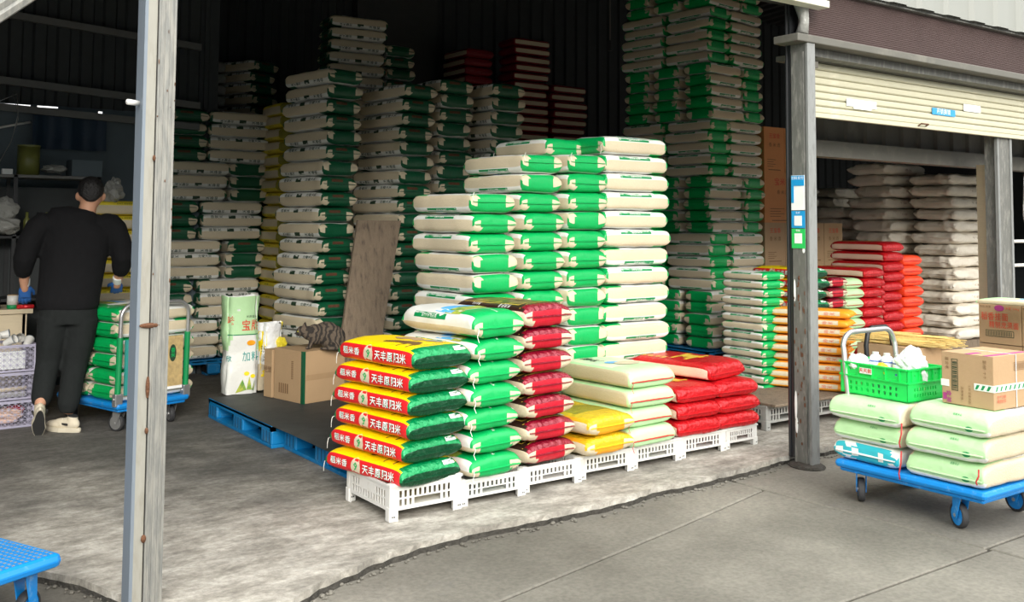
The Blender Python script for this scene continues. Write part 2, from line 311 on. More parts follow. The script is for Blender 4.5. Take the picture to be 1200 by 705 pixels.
LG = [('rect', 'side', 'label_green', (-.27, .20, .73, .90)), ('text', 'side', 'ink_white', '吉林大米 稻花香', (-.035, .815), .115, .9),
      ('rect', 'top', 'sky_blue', (-.04, .08, -.47, .30)), ('rect', 'top', 'field', (.08, .245, -.47, .35)), ('text', 'top', 'ink_white', '东北珍珠大米', (.37, .0), .055, .8),
      ('rect', 'top', 'label_green', (-.27, -.06, -.44, -.36)), ('text', 'top', 'ink_white', '稻花香大米', (-.165, -.40), .075, 1)]
LD = [('text', 'side', 'ink_dark', '香軟米', (-.26, .76), .24, 1.3, .01), ('rect', 'side', 'ink_dark', (-.07, .04, .64, .88)), ('text', 'side', 'ink_dark', '龙粳大米', (.24, .76), .22, 1.15, .01),
      ('rect', 'end', 'rust', (-.22, .10, .62, .80))]
KINDS = {
 # name: (object name, L, W, T, zone, seam z, wrinkle, seam material, decals, end exponent, string)
 'green': ('green_rice_bag', .60, .36, .122, z_print('bright_green'), -.05, .0035, 'bright_green', LG, 9, 'white_thread'),
'front': ('green_rice_bag', .60, .36, .122, z_print('bright_green', lim=-.05), -.15, .004, 'bright_green', [
      ('rect', 'side', 'label_green', (-.30, .12, .60, .80)), ('text', 'side', 'ink_white', '吉林大米 稻花香', (-.09, .70), .15, .9),
      ('rect', 'side', 'sky_blue', (.02, .16, .86, .95)), ('rect', 'side', 'field', (.16, .28, .84, .95)),
      ('rect', 'top', 'sky_blue', (-.04, .08, -.45, .30)), ('rect', 'top', 'field', (.08, .245, -.45, .35)), ('text', 'top', 'ink_white', '东北珍珠大米', (.37, .0), .055, .8)], 9, 'white_thread'),
 'small': ('small_green_rice_bag', .42, .24, .082, z_print('bright_green'), -.05, .003, 'bright_green', LG[:2], 9, None),
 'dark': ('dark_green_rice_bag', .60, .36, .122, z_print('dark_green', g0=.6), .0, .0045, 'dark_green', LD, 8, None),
 'redyellow': ('yellow_rice_bag', .58, .40, .103, z_redyellow, -.25, .0025, 'emerald_dark', [
    ('text', 'side', 'label_green', '稻米香', (-.30, .48), .34, 1.2, .028), ('text', 'side', 'ink_white', '稻米香', (-.30, .48), .34, 1.2, .008),
    ('disc', 'side', 'cream', (-.070, .47, .062, .40)), ('text', 'side', 'bright_green', '9', (-.070, .47), .50, 1.2, .02),
    ('text', 'side', 'label_green', '天丰原阳米', (.215, .46), .44, .95, .026), ('text', 'side', 'ink_white', '天丰原阳米', (.215, .46), .44, .95, .008),
    ('poly', 'top', 'wood_brown', [(-.06, -.22), (-.02, -.32), (.04, -.26), (.10, -.22), (.20, -.26), (.21, -.42), (.235, -.24), (.29, -.24), (.32, -.40), (.34, -.18), (.26, -.02), (.10, -.04), (.04, -.08), (.0, -.10)]),
    ('poly', 'top', 'kraft', [(-.20, .12), (-.10, .02), (.05, .08), (.12, .02), (.16, .16), (.05, .27), (-.12, .24)]),
    ('poly', 'top', 'grey_bag', [(.12, .16), (.22, .10), (.33, .14), (.35, .24), (.22, .26)]), 
    ('text', 'top', 'carton_red', '天然好水源 种出好米来', (.40, .0), .05, .9, 0, 90), ('rect', 'end', 'sticker_white', (.22, .42, .72, .88)), ('text', 'end', 'ink_dark', '稻米香9', (.32, .80), .10, .8)], 10, 'white_thread'),
 'maroon': ('maroon_rice_bag', .58, .38, .112, z_maroon, .05, .003, 'maroon_foil', [
    ('text', 'side', 'ink_white', '蟹 田 御 米', (.2, .86), .15, 1), ('text', 'side', 'ink_white', '贡 品 香 稻', (-.2, .86), .11, 1),
    ('rect', 'top', 'gold_ink', (-.40, .36, -.40, -.385)), ('rect', 'top', 'gold_ink', (-.40, .36, .385, .40)), ('rect', 'top', 'gold_ink', (.355, .365, -.40, .40)), ('rect', 'top', 'gold_ink', (.41, .417, -.47, .47)),
    ('text', 'top', 'gold_ink', '御田香米', (-.02, .02), .10, 1, .02), ('rect', 'top', 'sticker_white', (.33, .41, .30, .40)), ('rect', 'end', 'gold_ink', (-.45, .45, .955, .975))], 8, None),
 'gold': ('gold_rice_bag', .56, .38, .118, z_gold, .0, .004, 'gold_foil', [('text', 'top', 'ink_white', '香稻贡米', (-.3, 0), .10, 1, .02, 90), ('text', 'side', 'ink_white', '金谷香米', (0, .8), .13, 1.2)], 7, None),
 'pale': ('pale_green_rice_bag', .60, .38, .112, z_pale, -.25, .002, 'red_thread', [('text', 'top', 'ink_black', '南粳', (-.22, -.20), .20, 1, .02), ('text', 'top', 'label_green', '软香米', (-.36, -.10), .10, 1, 0, 90),
    ('disc', 'top', 'sky_blue', (.02, -.12, .06, .14)), ('disc', 'top', 'cream', (.12, .05, .10, .24))], 10, 'red_thread'),
 'red': ('red_rice_bag', .62, .38, .105, z_red, -.25, .003, 'red_bag', [('disc', 'top', 'gold_ink', (.08, -.03, .055, .15)), ('disc', 'top', 'red_bag', (.08, -.03, .045, .12)),
    ('poly', 'top', 'gold_ink', [(-.06, .22), (-.03, -.06), (-.02, -.34), (.015, -.34), (.02, -.12), (.12, -.12), (.13, -.34), (.165, -.34), (.17, -.06), (.20, .22), (.16, .28), (.14, .16), (.0, .16), (-.02, .28)]), ('text', 'top', 'gold_ink', '五谷丰登', (-.20, -.36), .12, 1, .01), ('disc', 'top', 'orange_print', (.19, .0, .03, .06))], 10, None),
 'sack': ('white_flour_sack', .92, .58, .145, z_all('sack_white'), .0, .018, 'sack_white', [('text', 'side', 'kraft_ink', '小麦粉 25kg', (.05, .45), .22, .9)], 7, None),
 'orange': ('orange_rice_bag', .46, .42, .078, z_orange, -.1, .006, 'orange_bag', [('text', 'side', 'carton_red', '金米', (.25, .55), .4, 1)], 6, None),
 'mint': ('pale_green_trolley_bag', .62, .44, .125, z_mint, -.30, .003, 'pale_green', [('disc', 'end', 'label_green', (.25, .30, .05, .10)), ('text', 'end', 'label_green', '稻香米业', (.1, .78), .09, 1), ('text', 'top', 'carton_red', '米', (-.40, .1), .06, 1, .02, 90), ('text', 'top', 'label_green', '清香大米', (-.34, .1), .05, 1, 0, 90)], 8, None),
 'ystrip': ('yellow_strip_rice_bag', .60, .36, .125, z_ystrip, .0, .004, 'dull_yellow', [('text', 'side', 'ink_dark', '香米王 泰国香米', (.0, .80), .12, 1.1)], 8, None),
 'grey': ('grey_wrapped_rice_bag', .60, .36, .118, z_all('grey_bag'), .0, .006, 'grey_bag', [('rect', 'side', 'ink_dark', (-.05, .07, .2, .5))], 7, None),
 'darkred': ('dark_red_rice_bag', .58, .36, .106, z_darkred, .0, .003, 'dark_red_bag', [], 9, None),
 'tomato': ('orange_red_rice_bag', .50, .36, .105, z_all('tomato'), -.1, .003, 'red_bag', [], 9, None),
 'teal': ('teal_leaf_bag', .60, .44, .115, z_teal, -.1, .003, 'white_print', [], 8, None),
}
AS = [0, .1, .2, .3, .38, .45, .5, .55, .6, .68, .76, .84, .88, .905, .93, .95, .967, .982, .992, 1]
AS = [-x for x in AS[:0:-1]]+AS
NPX = 36
BC = {}
def poly2d(P, n=26):
    # an outline cut into small cells so that the print follows the curved bag
    xs = [p[0] for p in P]; ys = [p[1] for p in P]; x0, x1, y0, y1 = min(xs), max(xs), min(ys), max(ys)
    def inside(x, y):
        r = False
        for (ax, ay), (bx_, by_) in zip(P, P[1:]+P[:1]):
            if (ay > y) != (by_ > y) and x < (bx_-ax)*(y-ay)/(by_-ay)+ax: r = not r
        return r
    vs = []; fs = []; ix = {}
    def V(i, j):
        if (i, j) not in ix: ix[(i, j)] = len(vs); vs.append((x0+(x1-x0)*i/n, y0+(y1-y0)*j/n))
        return ix[(i, j)]
    for i in range(n):
        for j in range(n):
            if inside(x0+(x1-x0)*(i+.5)/n, y0+(y1-y0)*(j+.5)/n): fs.append((V(i, j), V(i+1, j), V(i+1, j+1), V(i, j+1)))
    return vs, fs
def bag_parts(kind, var):
    k = (kind, var)
    if k in BC: return BC[k]
    nm, L, W, T, zone, sz, wr, seam_m, decals, ee, string = KINDS[kind]
    sd = Vector((var*7.3+len(kind), var*3.1, ord(kind[0])*.37)); n = {'sack': 3.8, 'orange': 3.4, 'front': 3.0, 'maroon': 3.3, 'redyellow': 3.8, 'gold': 3.4, 'mint': 6.5, 'teal': 5}.get(kind, 5.0)
    rr = random.Random(var*31+7); tw = rr.uniform(-.02, .02); sag = rr.uniform(-.3, .3)
    ee += 5
    def hs(a): return T/2*max(0, 1-abs(a)**ee)**.40
    def P(a, th):
        ct, st = math.cos(th), math.sin(th)
        nn = n-(n-2.8)*abs(a)**20
        b = math.copysign(abs(ct)**(2/nn), ct); c = math.copysign(abs(st)**(2/nn), st)
        w = W/2*(1-.035*abs(a)**9 + (.025*math.sin(a*4+var) if wr > .003 else 0)); h = hs(a)
        x = a*L/2*(1-.012*(1-b*b)*abs(a)**3)
        zz = T/2+c*h+sz*T/2*abs(a)**10
        v = Vector((x, b*w+tw*x, zz)); q = v*9+sd
        d = wr*noise.noise(q)*1.6
        e = abs(a)**6; d += wr*1.7*e*noise.noise(Vector((b*6, a*2, c*2.4))+sd)
        d += wr*.5*noise.noise(v*34+sd)
        nx = Vector((math.copysign(abs(a)**12, a)*.8, b*abs(b)**2, c*abs(c)**2)); 
        if nx.length > 0: nx.normalize()
        v += nx*d
        v.z += sag*T*.10*(math.cos(a*1.4)-.6)*(1-abs(b)**3)*(c > 0)
        v.z = min(max(v.z, 0.0), T)
        return v, b, c
    vs = []; bc = []
    for a in AS[1:-1]:
        for kk in range(NPX):
            v, b, c = P(a, 2*math.pi*(kk+.5)/NPX); vs.append(v); bc.append((a, b, c))
    na = len(AS)-2; fs = []; mi = []; mats = []
    def mid(nm_):
        if nm_ not in mats: mats.append(nm_)
        return mats.index(nm_)
    for i in range(na-1):
        for kk in range(NPX):
            f = (i*NPX+kk, i*NPX+(kk+1) % NPX, (i+1)*NPX+(kk+1) % NPX, (i+1)*NPX+kk)
            a = (AS[i+1]+AS[i+2])/2; b = (bc[f[0]][1]+bc[f[1]][1])/2; c = (bc[f[0]][2]+bc[f[1]][2])/2
            reg = 'end' if abs(a) > .925 else ('side' if abs(b) > .955 or (abs(b) > .9 and abs(c) < .93) else 'top')
            fs.append(f); mi.append(mid(zone(a, b, c, reg)))
    # closing row across each end: stitch the flattened ring with a line of quads
    H2 = NPX//2
    for base, s_, a in ((0, -1, -1), ((na-1)*NPX, 1, 1)):
        for kk in range(H2-1):
            # ring index kk (top, from +b to -b) pairs with NPX-1-kk (bottom)
            f = (base+kk, base+kk+1, base+NPX-2-kk, base+NPX-1-kk)
            if s_ < 0: f = f[::-1]
            b = bc[base+kk][1]; fs.append(f); mi.append(mid(zone(a, b, -.2, 'end')))
    me = bpy.data.meshes.new(nm); me.from_pydata(vs, [], fs)
    for q in mats: me.materials.append(MC[q])
    me.polygons.foreach_set('material_index', mi); me.polygons.foreach_set('use_smooth', [True]*len(fs)); me.update()
    bvh = BVHTree.FromPolygons([tuple(v) for v in vs], fs)
    parts = []
    lab = {}
    for d in decals:
        ty, face, mat_ = d[:3]
        if ty == 'rect':
            q = d[3]; g = rect2d(*q, nx=10, ny=6 if face == 'top' else 2)
        elif ty == 'disc': g = disc2d(*d[3])
        elif ty == 'poly': g = poly2d(d[3])
        else:
            # size is a share of the height of the face it is printed on
            q = d[4]; sx = d[6]; bold = d[7] if len(d) > 7 else .0; rot = d[8] if len(d) > 8 else 0
            t = text2d(d[3], 1, bold); su = {'side': T/L, 'end': T/W, 'top': W/L}[face]
            if face == 'top' and rot: g = ([(-y*d[5]*su*1.0+q[0], x*d[5]*sx+q[1]) for x, y in t[0]], t[1])
            elif face == 'top': g = ([(x*d[5]*su*sx+q[0], y*d[5]+q[1]) for x, y in t[0]], t[1])
            else: g = ([(x*d[5]*su*sx+q[0], y*d[5]+q[1]) for x, y in t[0]], t[1])
        off = .0011+.0007*lab.get(face, 0); lab[face] = lab.get(face, 0)+1
        out = []; ok = True
        for u, v in g[0]:
            if face == 'side': o_, dr = Vector((u*L, -1, v*T)), Vector((0, 1, 0))
            elif face == 'end': o_, dr = Vector((1, u*W, v*T)), Vector((-1, 0, 0))
            else: o_, dr = Vector((u*L, v*W, 1)), Vector((0, 0, -1))
            hit = bvh.ray_cast(o_, dr)
            if hit[0] is None: ok = False; break
            out.append(hit[0]-dr*off)
        if not ok: continue
        face_name = {'side': 'printed_label', 'top': 'front_print', 'end': 'end_print'}[face]
        mb = next((x for x in parts if x[0] == face_name), None)
        if mb is None: mb = (face_name, MB()); parts.append(mb)
        mb[1].add(out, g[1], mat_)
    # sewn hem at both ends
    for s_ in (-1, 1):
        sm = MB(); pv = []
        for kk in range(9):
            yy = (kk/8-.5)*W*.90; zc = T/2+sz*T/2+.003*noise.noise(Vector((yy*20, s_, var))); x = s_*L/2*.985
            pv.append((x, yy, zc)); 
        vs2 = []
        for (x, yy, zc) in pv:
            vs2 += [(x-s_*.006, yy, zc+.002), (x+s_*.009, yy, zc-.003), (x+s_*.009, yy, zc-.006), (x-s_*.006, yy, zc-.003)]
        f2 = []
        for kk in range(8):
            for e in range(4): f2.append((kk*4+e, kk*4+(e+1) % 4, kk*4+4+(e+1) % 4, kk*4+4+e))
        f2 += [(3, 2, 1, 0), (32, 33, 34, 35)]
        sm.add(vs2, f2, seam_m)
        parts.append(('sewn_hem' if s_ > 0 else 'rear_hem', sm))
    if string:
        st = MB()
        for (sx_, sy_) in ((-1, -1),) if kind in ('green', 'redyellow') else ((1, -1),):
            x0, y0 = sx_*L/2, sy_*W*.44; z0 = T/2+sz*T/2
            st.tube([(x0, y0, z0), (x0+sx_*.015, y0+sy_*.01, z0-.012), (x0+sx_*.012, y0+sy_*.018, z0-.035), (x0+sx_*.02, y0+sy_*.012, z0-.06)], .0018, string, 4)
        parts.append(('sewing_thread', st))
    res = (nm, me, [(p[0], p[1].mesh(p[0] if p[0] != 'rear_hem' else 'sewn_hem')) for p in parts], (L, W, T))
    BC[k] = res; return res

ONES = ['', 'first', 'second', 'third', 'fourth', 'fifth', 'sixth', 'seventh', 'eighth', 'ninth', 'tenth', 'eleventh', 'twelfth', 'thirteenth', 'fourteenth', 'fifteenth', 'sixteenth', 'seventeenth', 'eighteenth', 'nineteenth']
def ordw(i):
    if i < 20: return ONES[i]
    t = {2: 'twent', 3: 'thirt', 4: 'fort'}[i//10]
    return t+'ieth' if i % 10 == 0 else t+'y-'+ONES[i % 10]
def place_bag(kind, var, x, y, z, ori, yaw, label, group, scale=(1, 1, 1), flip=False, jig=.006, skip=()):
    nm, me, parts, (L, W, T) = bag_parts(kind, var)
    L, W, T = L*scale[0], W*scale[1], T*scale[2]
    u = Vector((math.cos(yaw), math.sin(yaw), 0)); v = Vector((-math.sin(yaw), math.cos(yaw), 0))
    c = Vector((x, y, z))+((u*W/2+v*L/2) if ori == 'E' else (u*L/2+v*W/2))
    c += u*random.uniform(-jig, jig)+v*random.uniform(-jig, jig)
    o = link(nm, me, label=label, cat='sack' if kind == 'sack' else 'rice bag', group=group)
    if ori == 'W': c = Vector((x, y, z))+u*L/2+v*W/2; rz = yaw+math.pi
    else: rz = yaw-(math.pi/2 if ori == 'E' else 0)
    rz += random.uniform(-.018, .018)*min(1, jig/.006)
    o.location = c+Vector((0, 0, T if flip else 0)); o.rotation_euler = (0, math.pi if flip else 0, rz); o.scale = scale
    for pn, pme in parts:
        if pn in skip: continue
        link('sewn_hem' if pn == 'rear_hem' else pn, pme, o)
    return o
def stack(desc, where, group, kind, x, y, z0, n, ori='E', yaw=0, pitch=None, scale=(1, 1, 1), flips=.3, jig=.008, skip=('front_print', 'sewing_thread', 'rear_hem'), drift=(0, 0), nvar=4, flipset=None, bulge=1.0):
    T = KINDS[kind][3]*scale[2]; p = pitch or T*.97
    for i in range(n):
        top = n-i
        word = 'topmost' if top == 1 else ('lowest' if i == 0 else ordw(top)+' from top')
        scl = (scale[0], scale[1], p/KINDS[kind][3]*(.995 if top > 1 else bulge))
        fl = (random.random() < flips) if flipset is None else (top in flipset)
        place_bag(kind, random.randrange(nvar), x+drift[0]*i, y+drift[1]*i, z0+i*p, ori, R(yaw), f'{desc}, {word}, {where}', group, scl, fl, jig, skip if top > 1 else ())
    return z0+n*p
# ---------------- setting ----------------
EDGE = [(-3, 5.2), (-.5, 4.9), (.3, 4.68), (.69, 4.59), (.82, 4.40), (.92, 4.22), (.99, 4.01), (1.12, 3.72), (1.3, 3.58), (1.53, 3.56), (1.72, 3.66), (1.96, 3.76), (2.3, 3.84), (2.61, 3.90), (2.95, 3.86), (3.32, 3.87), (3.75, 3.91), (4.17, 3.90), (4.5, 3.94), (4.75, 3.955), (5.1, 4.0), (5.53, 3.98), (6.2, 4.02), (7.2, 4.0), (9, 4.05), (17.3, 4.05)]
def concrete(name, kind):
    mt = bpy.data.materials.new(name); mt.use_nodes = True; MC[name] = mt
    nt = mt.node_tree; N = nt.nodes; K = nt.links; b = N['Principled BSDF']; b.inputs['Roughness'].default_value = .8
    tc = N.new('ShaderNodeTexCoord')
    def noi(s, d=8, r=.6, st=None, rz=0):
        src = tc.outputs['Object']
        if st:
            mp = N.new('ShaderNodeMapping'); mp.inputs['Scale'].default_value = st; mp.inputs['Rotation'].default_value = (0, 0, rz); K.new(src, mp.inputs[0]); src = mp.outputs[0]
        n = N.new('ShaderNodeTexNoise'); n.inputs['Scale'].default_value = s; n.inputs['Detail'].default_value = d; n.inputs['Roughness'].default_value = r
        K.new(src, n.inputs[0]); return n.outputs[0]
    def ramp(src, stops):
        r = N.new('ShaderNodeValToRGB'); e = r.color_ramp.elements
        while len(e) < len(stops): e.new(.5)
        for q, (p, c) in zip(e, stops): q.position = p; q.color = tuple(c)+(1,)
        K.new(src, r.inputs[0]); return r.outputs[0]
    def mix(f, a, b_, mode='MIX'):
        x = N.new('ShaderNodeMix'); x.data_type = 'RGBA'; x.blend_type = mode
        for s_, v in ((0, f), (6, a), (7, b_)):
            if isinstance(v, (int, float)): x.inputs[s_].default_value = v
            elif isinstance(v, tuple): x.inputs[s_].default_value = v+(1,)
            else: K.new(v, x.inputs[s_])
        return x.outputs[2]
    if kind == 'slab':
        streak = noi(4.2, 12, .74, (1, 2.0, 1), R(-20)); fine = noi(30, 6, .7)
        base = ramp(streak, [(.30, (.17, .155, .13)), (.45, (.30, .275, .235)), (.55, (.42, .39, .34)), (.68, (.58, .55, .49))])
        dirt = noi(1.3, 8, .6)
        # trodden-in grime plus painted light falloff: floor colour darkens deeper into the shop
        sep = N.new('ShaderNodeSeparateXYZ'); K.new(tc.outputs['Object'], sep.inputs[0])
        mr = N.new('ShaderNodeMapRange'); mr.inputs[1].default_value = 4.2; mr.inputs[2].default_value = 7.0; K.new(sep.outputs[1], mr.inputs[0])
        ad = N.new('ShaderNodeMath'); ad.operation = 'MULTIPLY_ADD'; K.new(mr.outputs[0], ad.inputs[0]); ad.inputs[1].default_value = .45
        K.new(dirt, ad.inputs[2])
        grime_shade = ramp(ad.outputs[0], [(.52, (0, 0, 0)), (.82, (1, 1, 1))])
        col = mix(grime_shade, base, mix(.75, base, (.05, .047, .043)))
        sp = ramp(fine, [(.36, (.72, .72, .72)), (.6, (1.06, 1.06, 1.06))]); col = mix(1.0, col, sp, 'MULTIPLY'); bs = .45; hsrc = streak
    else:
        big = noi(.9, 8, .6); fine = noi(45, 5, .7); spots = noi(5, 8, .7)
        base = ramp(big, [(.32, (.105, .095, .078)), (.5, (.150, .138, .115)), (.66, (.215, .198, .166))])
        col = mix(1.0, base, ramp(fine, [(.35, (.80, .80, .80)), (.62, (1.12, 1.12, 1.12))]), 'MULTIPLY')
        col = mix(ramp(spots, [(.60, (0, 0, 0)), (.74, (.7, .7, .7))]), col, (.12, .11, .10)); bs = .3; hsrc = fine
    K.new(col, b.inputs['Base Color'])
    bp = N.new('ShaderNodeBump'); bp.inputs['Strength'].default_value = bs; bp.inputs['Distance'].default_value = .015
    nn = noi(22, 8, .7); K.new(nn, bp.inputs['Height']); K.new(bp.outputs[0], b.inputs['Normal'])
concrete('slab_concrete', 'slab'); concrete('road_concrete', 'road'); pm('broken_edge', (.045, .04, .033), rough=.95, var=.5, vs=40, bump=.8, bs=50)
pm('joint_dirt', (.03, .027, .024), rough=1)

# shop floor slab with its broken front lip
pts = []
for (x0, y0), (x1, y1) in zip(EDGE, EDGE[1:]):
    k = max(1, int(math.hypot(x1-x0, y1-y0)/.035)) if x0 < 8 else 4
    for i in range(k):
        t = i/k; x = x0+(x1-x0)*t; y = y0+(y1-y0)*t
        j = .03*noise.noise(Vector((x*3, y*3, 1)))+.018*noise.noise(Vector((x*14, y*14, 2)))
        pts.append((x, y+j))
pts.append(EDGE[-1])
mb = MB(); n = len(pts)
top = [(x, y, 0) for x, y in pts]; lip = [(x, y-.004+.010*noise.noise(Vector((x*30, y*30, 5))), -.026) for x, y in pts]; bot = [(x, y-.008+.03*noise.noise(Vector((x*20, y*20, 9))), -.075) for x, y in pts]
back = [(x, 11.5, 0) for x, y in pts]
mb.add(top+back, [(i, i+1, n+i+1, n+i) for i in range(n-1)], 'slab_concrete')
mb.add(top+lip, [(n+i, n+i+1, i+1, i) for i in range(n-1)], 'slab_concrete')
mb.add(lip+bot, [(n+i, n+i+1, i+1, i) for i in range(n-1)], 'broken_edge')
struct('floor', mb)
# chipped rubble along the lip, too small to count
rb = MB()
for _ in range(420):
    i = random.randrange(20, n-30); x, y = pts[i]; s_ = random.uniform(.003, .013)
    rb.ell((x+random.uniform(-.03, .03), y-random.uniform(.015, .06), -.048+s_*.3), (s_, s_*random.uniform(.6, 1.3), s_*.6), 'road_concrete', 5, 4)
rb.build('concrete_rubble', label='crumbs of broken concrete lying along the cracked lip of the shop floor', cat='rubble', kind='stuff')
# road of cast concrete slabs with open joints
gb = MB(); gb.add([(-12, -9, -.075), (24, -9, -.075), (24, 5.6, -.075), (-12, 5.6, -.075)], [(0, 1, 2, 3)], 'joint_dirt')
ground = struct('ground', gb)
def poly_slab(P, z=-.05):
    n_ = len(P); c = Vector((sum(p[0] for p in P)/n_, sum(p[1] for p in P)/n_))
    ins = []
    for p in P:
        d = (c-Vector(p)); ins.append((p[0]-math.copysign(.002, d.x), p[1]-math.copysign(.002, d.y)))
    ins2 = [(p[0]+math.copysign(.006, c.x-p[0]), p[1]+math.copysign(.006, c.y-p[1])) for p in ins]
    mb = MB(); mb.add([(x, y, -.075) for x, y in ins]+[(x, y, z-.006) for x, y in ins]+[(x, y, z) for x, y in ins2],
        [tuple(range(2*n_, 3*n_))]+[(j*n_+i, j*n_+(i+1) % n_, (j+1)*n_+(i+1) % n_, (j+1)*n_+i) for j in (0, 1) for i in range(n_)], 'road_concrete')
    mb.build('road_slab', ground)
poly_slab([(-12, 2.43), (2.2, 2.43), (4.42, 2.43), (4.36, 3.66), (3.44, 3.44), (2.23, 3.18), (.5, 2.82), (-12, 1.9)][0:1]+[(.5, 2.43), (4.42, 2.43), (4.36, 3.66), (3.44, 3.44), (2.23, 3.18), (.5, 2.9), (-12, 2.6)])
poly_slab([(-12, 2.62), (.5, 2.92), (2.23, 3.20), (3.44, 3.46), (4.36, 3.68), (4.34, 4.4), (.9, 5.3), (-12, 5.6)])
poly_slab([(4.43, 2.45), (24, 2.55), (24, 4.6), (4.35, 4.6)]); poly_slab([(4.45, -3), (24, -3), (24, 2.53), (4.45, 2.43)])
poly_slab([(-12, -3), (4.43, -3), (4.43, 2.41), (-12, 2.41)]); poly_slab([(-12, -9), (24, -9), (24, -3.02), (-12, -3.02)])

# back and side walls, roof
def corr(name, x0, x1, z0, z1, y, mat, pitch=.20, d=.03, yaw=0, **k):
    mb = MB(); xs = []; x = x0; i = 0
    prof = [(0, 0), (.35, 0), (.45, 1), (.9, 1)]
    while x < x1:
        for f, h in prof: xs.append((x+f*pitch, -h*d))
        x += pitch
    mb.add([(x, y+o, z) for z in (z0, z1) for x, o in xs], [(i, i+1, len(xs)+i+1, len(xs)+i) for i in range(len(xs)-1)], mat)
    return struct(name, mb, **k)
corr('wall_back', 3.0, 17, 0, 5.1, 10.6, 'dark_wall')
mb = MB()
us = [-2, 1.15, 1.50, 1.55, 1.72, 1.78, 2.05, 2.09, 3.05]; vv = [0, 2.16, 2.30, 2.405, 2.42, 2.50]
hole = {(1, 3), (3, 3), (6, 1), (6, 2)}
mb.cells(us, vv, lambda i, j: (i, j) not in hole, .03, 'blue_grey_wall', lambda u, v, w: (u, 9.25+w, v))
struct('wall_back_lower', mb)
corr('wall_back_upper', -2, 3.0, 2.42, 5.1, 9.22, 'dark_wall', pitch=.19)
for (xa, za, xb, zb) in ((-1, 2.72, 2.9, 2.50), (-1, 2.46, 2.9, 2.30), (-1, 3.3, 2.9, 3.05)):
    mb = MB(); a = Vector((xa, 9.14, za)); b = Vector((xb, 9.10, zb))
    mb.add([a+Vector((0, 0, -.03)), a+Vector((0, 0, .03)), a+Vector((0, -.05, .03)), a+Vector((0, -.05, -.03)), b+Vector((0, 0, -.03)), b+Vector((0, 0, .03)), b+Vector((0, -.05, .03)), b+Vector((0, -.05, -.03))],
           [(0, 1, 5, 4), (1, 2, 6, 5), (2, 3, 7, 6), (3, 0, 4, 7)], 'purlin'); struct('trim_purlin', mb, fixn=True)
mb = MB(); mb.box(-2.06, -2, 4.2, 10.6, 0, 5.1, 'dark_wall'); struct('wall_left', mb)
mb = MB(); mb.box(2.98, 3.05, 9.2, 10.6, 0, 5.1, 'dark_wall'); struct('wall_jog', mb)
mb = MB(); mb.box(16.9, 17, 4.2, 10.6, 0, 5.1, 'dark_wall'); struct('wall_right', mb)
mb = MB(); xs = []; x = -2
while x < 17: xs += [(x, 0), (x+.1, 0), (x+.13, .04), (x+.22, .04)]; x += .25
mb.add([(x, y, z+o) for (y, z) in ((3.7, 5.2), (10.7, 4.75)) for x, o in xs], [(i, i+1, len(xs)+i+1, len(xs)+i) for i in range(len(xs)-1)], 'roof_dark'); struct('ceiling', mb)
for y in (5, 6.4, 7.8, 9.0):
    mb = MB(); z = 5.2-.45*(y-3.7)/7-.12; mb.box(-2, 17, y, y+.06, z, z+.1, 'purlin'); struct('beam_roof', mb)
mb = MB(); mb.box(5.2, 6.3, 10.45, 10.5, 2.2, 4.3, 'roof_dark'); mb.build('wall_panel', label='dark flat panel fixed to the back wall of the shop', cat='panel')

# unseen wall added across the street to hold back low sky light
mb = MB(); mb.box(-14, 24, -7.5, -7.0, -.07, 3.4, 'blue_grey_wall'); struct('wall_sky_blocker', mb)
# facade
mb = MB(); mb.box(4.86, 16, 3.79, 3.98, 2.552, 2.60, 'beam_grey', bev=.006); struct('beam_front', mb)
mb = MB(); mb.box(5.05, 16, 3.90, 4.02, 2.50, 2.55, 'post_grey'); mb.box(5.06, 5.24, 3.93, 4.0, 2.435, 2.475, 'beam_grey'); struct('beam_lower', mb)
# brown perforated band, its ribs real relief
mb = MB(); rows = 26; vs = []; 
for r_ in range(rows*2+1):
    z = 2.60+.33*r_/(rows*2); vs += [(5.0, 3.90-(.004 if r_ % 2 else 0), z), (16, 3.90-(.004 if r_ % 2 else 0), z)]
mb.add(vs, [(2*i, 2*i+1, 2*i+3, 2*i+2) for i in range(rows*2)], 'brown_mesh'); struct('wall_front_band', mb)
mb = MB(); mb.box(4.4, 16, 3.86, 3.90, 2.925, 2.955, 'post_grey')
struct('trim_flashing', mb)
corr('wall_front_upper', 4.4, 16, 2.94, 5.2, 3.84, 'panel_white', pitch=.34, d=.022)
mb = MB(); mb.box(-2, 5.2, 4.02, 4.06, 2.84, 5.2, 'dark_wall'); struct('wall_front_lintel', mb)
def box_post(name, x, y, z1, parts, extra=None, **k):
    mb = MB()
    for p in parts: mb.box(*p)
    if extra: extra(mb)
    return struct(name, mb, **k)
# left post: two galvanised channels set face to face, bluish light painted on the left side
lp = box_post('column_left', 0, 0, 0, [(1.000, 1.012, 3.80, 3.90, -.05, 3.3, 'galv_blue'), (1.012, 1.046, 3.80, 3.812, -.05, 3.3, 'galv_cream'), (1.012, 1.046, 3.812, 3.90, -.05, 3.3, 'galv_blue'),
     (1.046, 1.051, 3.83, 3.90, -.05, 3.3, 'black_metal'), (1.051, 1.118, 3.795, 3.90, -.05, 3.3, 'galv')])
for i, x in enumerate((1.060, 1.075, 1.094, 1.108)):
    mb = MB(); mb.box(x, x+.005, 3.7915, 3.7955, -.05, 3.3, 'galv'); mb.build('rib', lp)
for z, w, h in ((1.03, .07, .010), (.80, .016, .042), (.64, .014, .012), (.245, .020, .015), (1.66, .012, .012)):
    mb = MB(); mb.ell((1.046, 3.795, z), (w/2 if w < .06 else .038, .008, h), 'rust', 10, 7); mb.build('rusty_weld', lp, True)
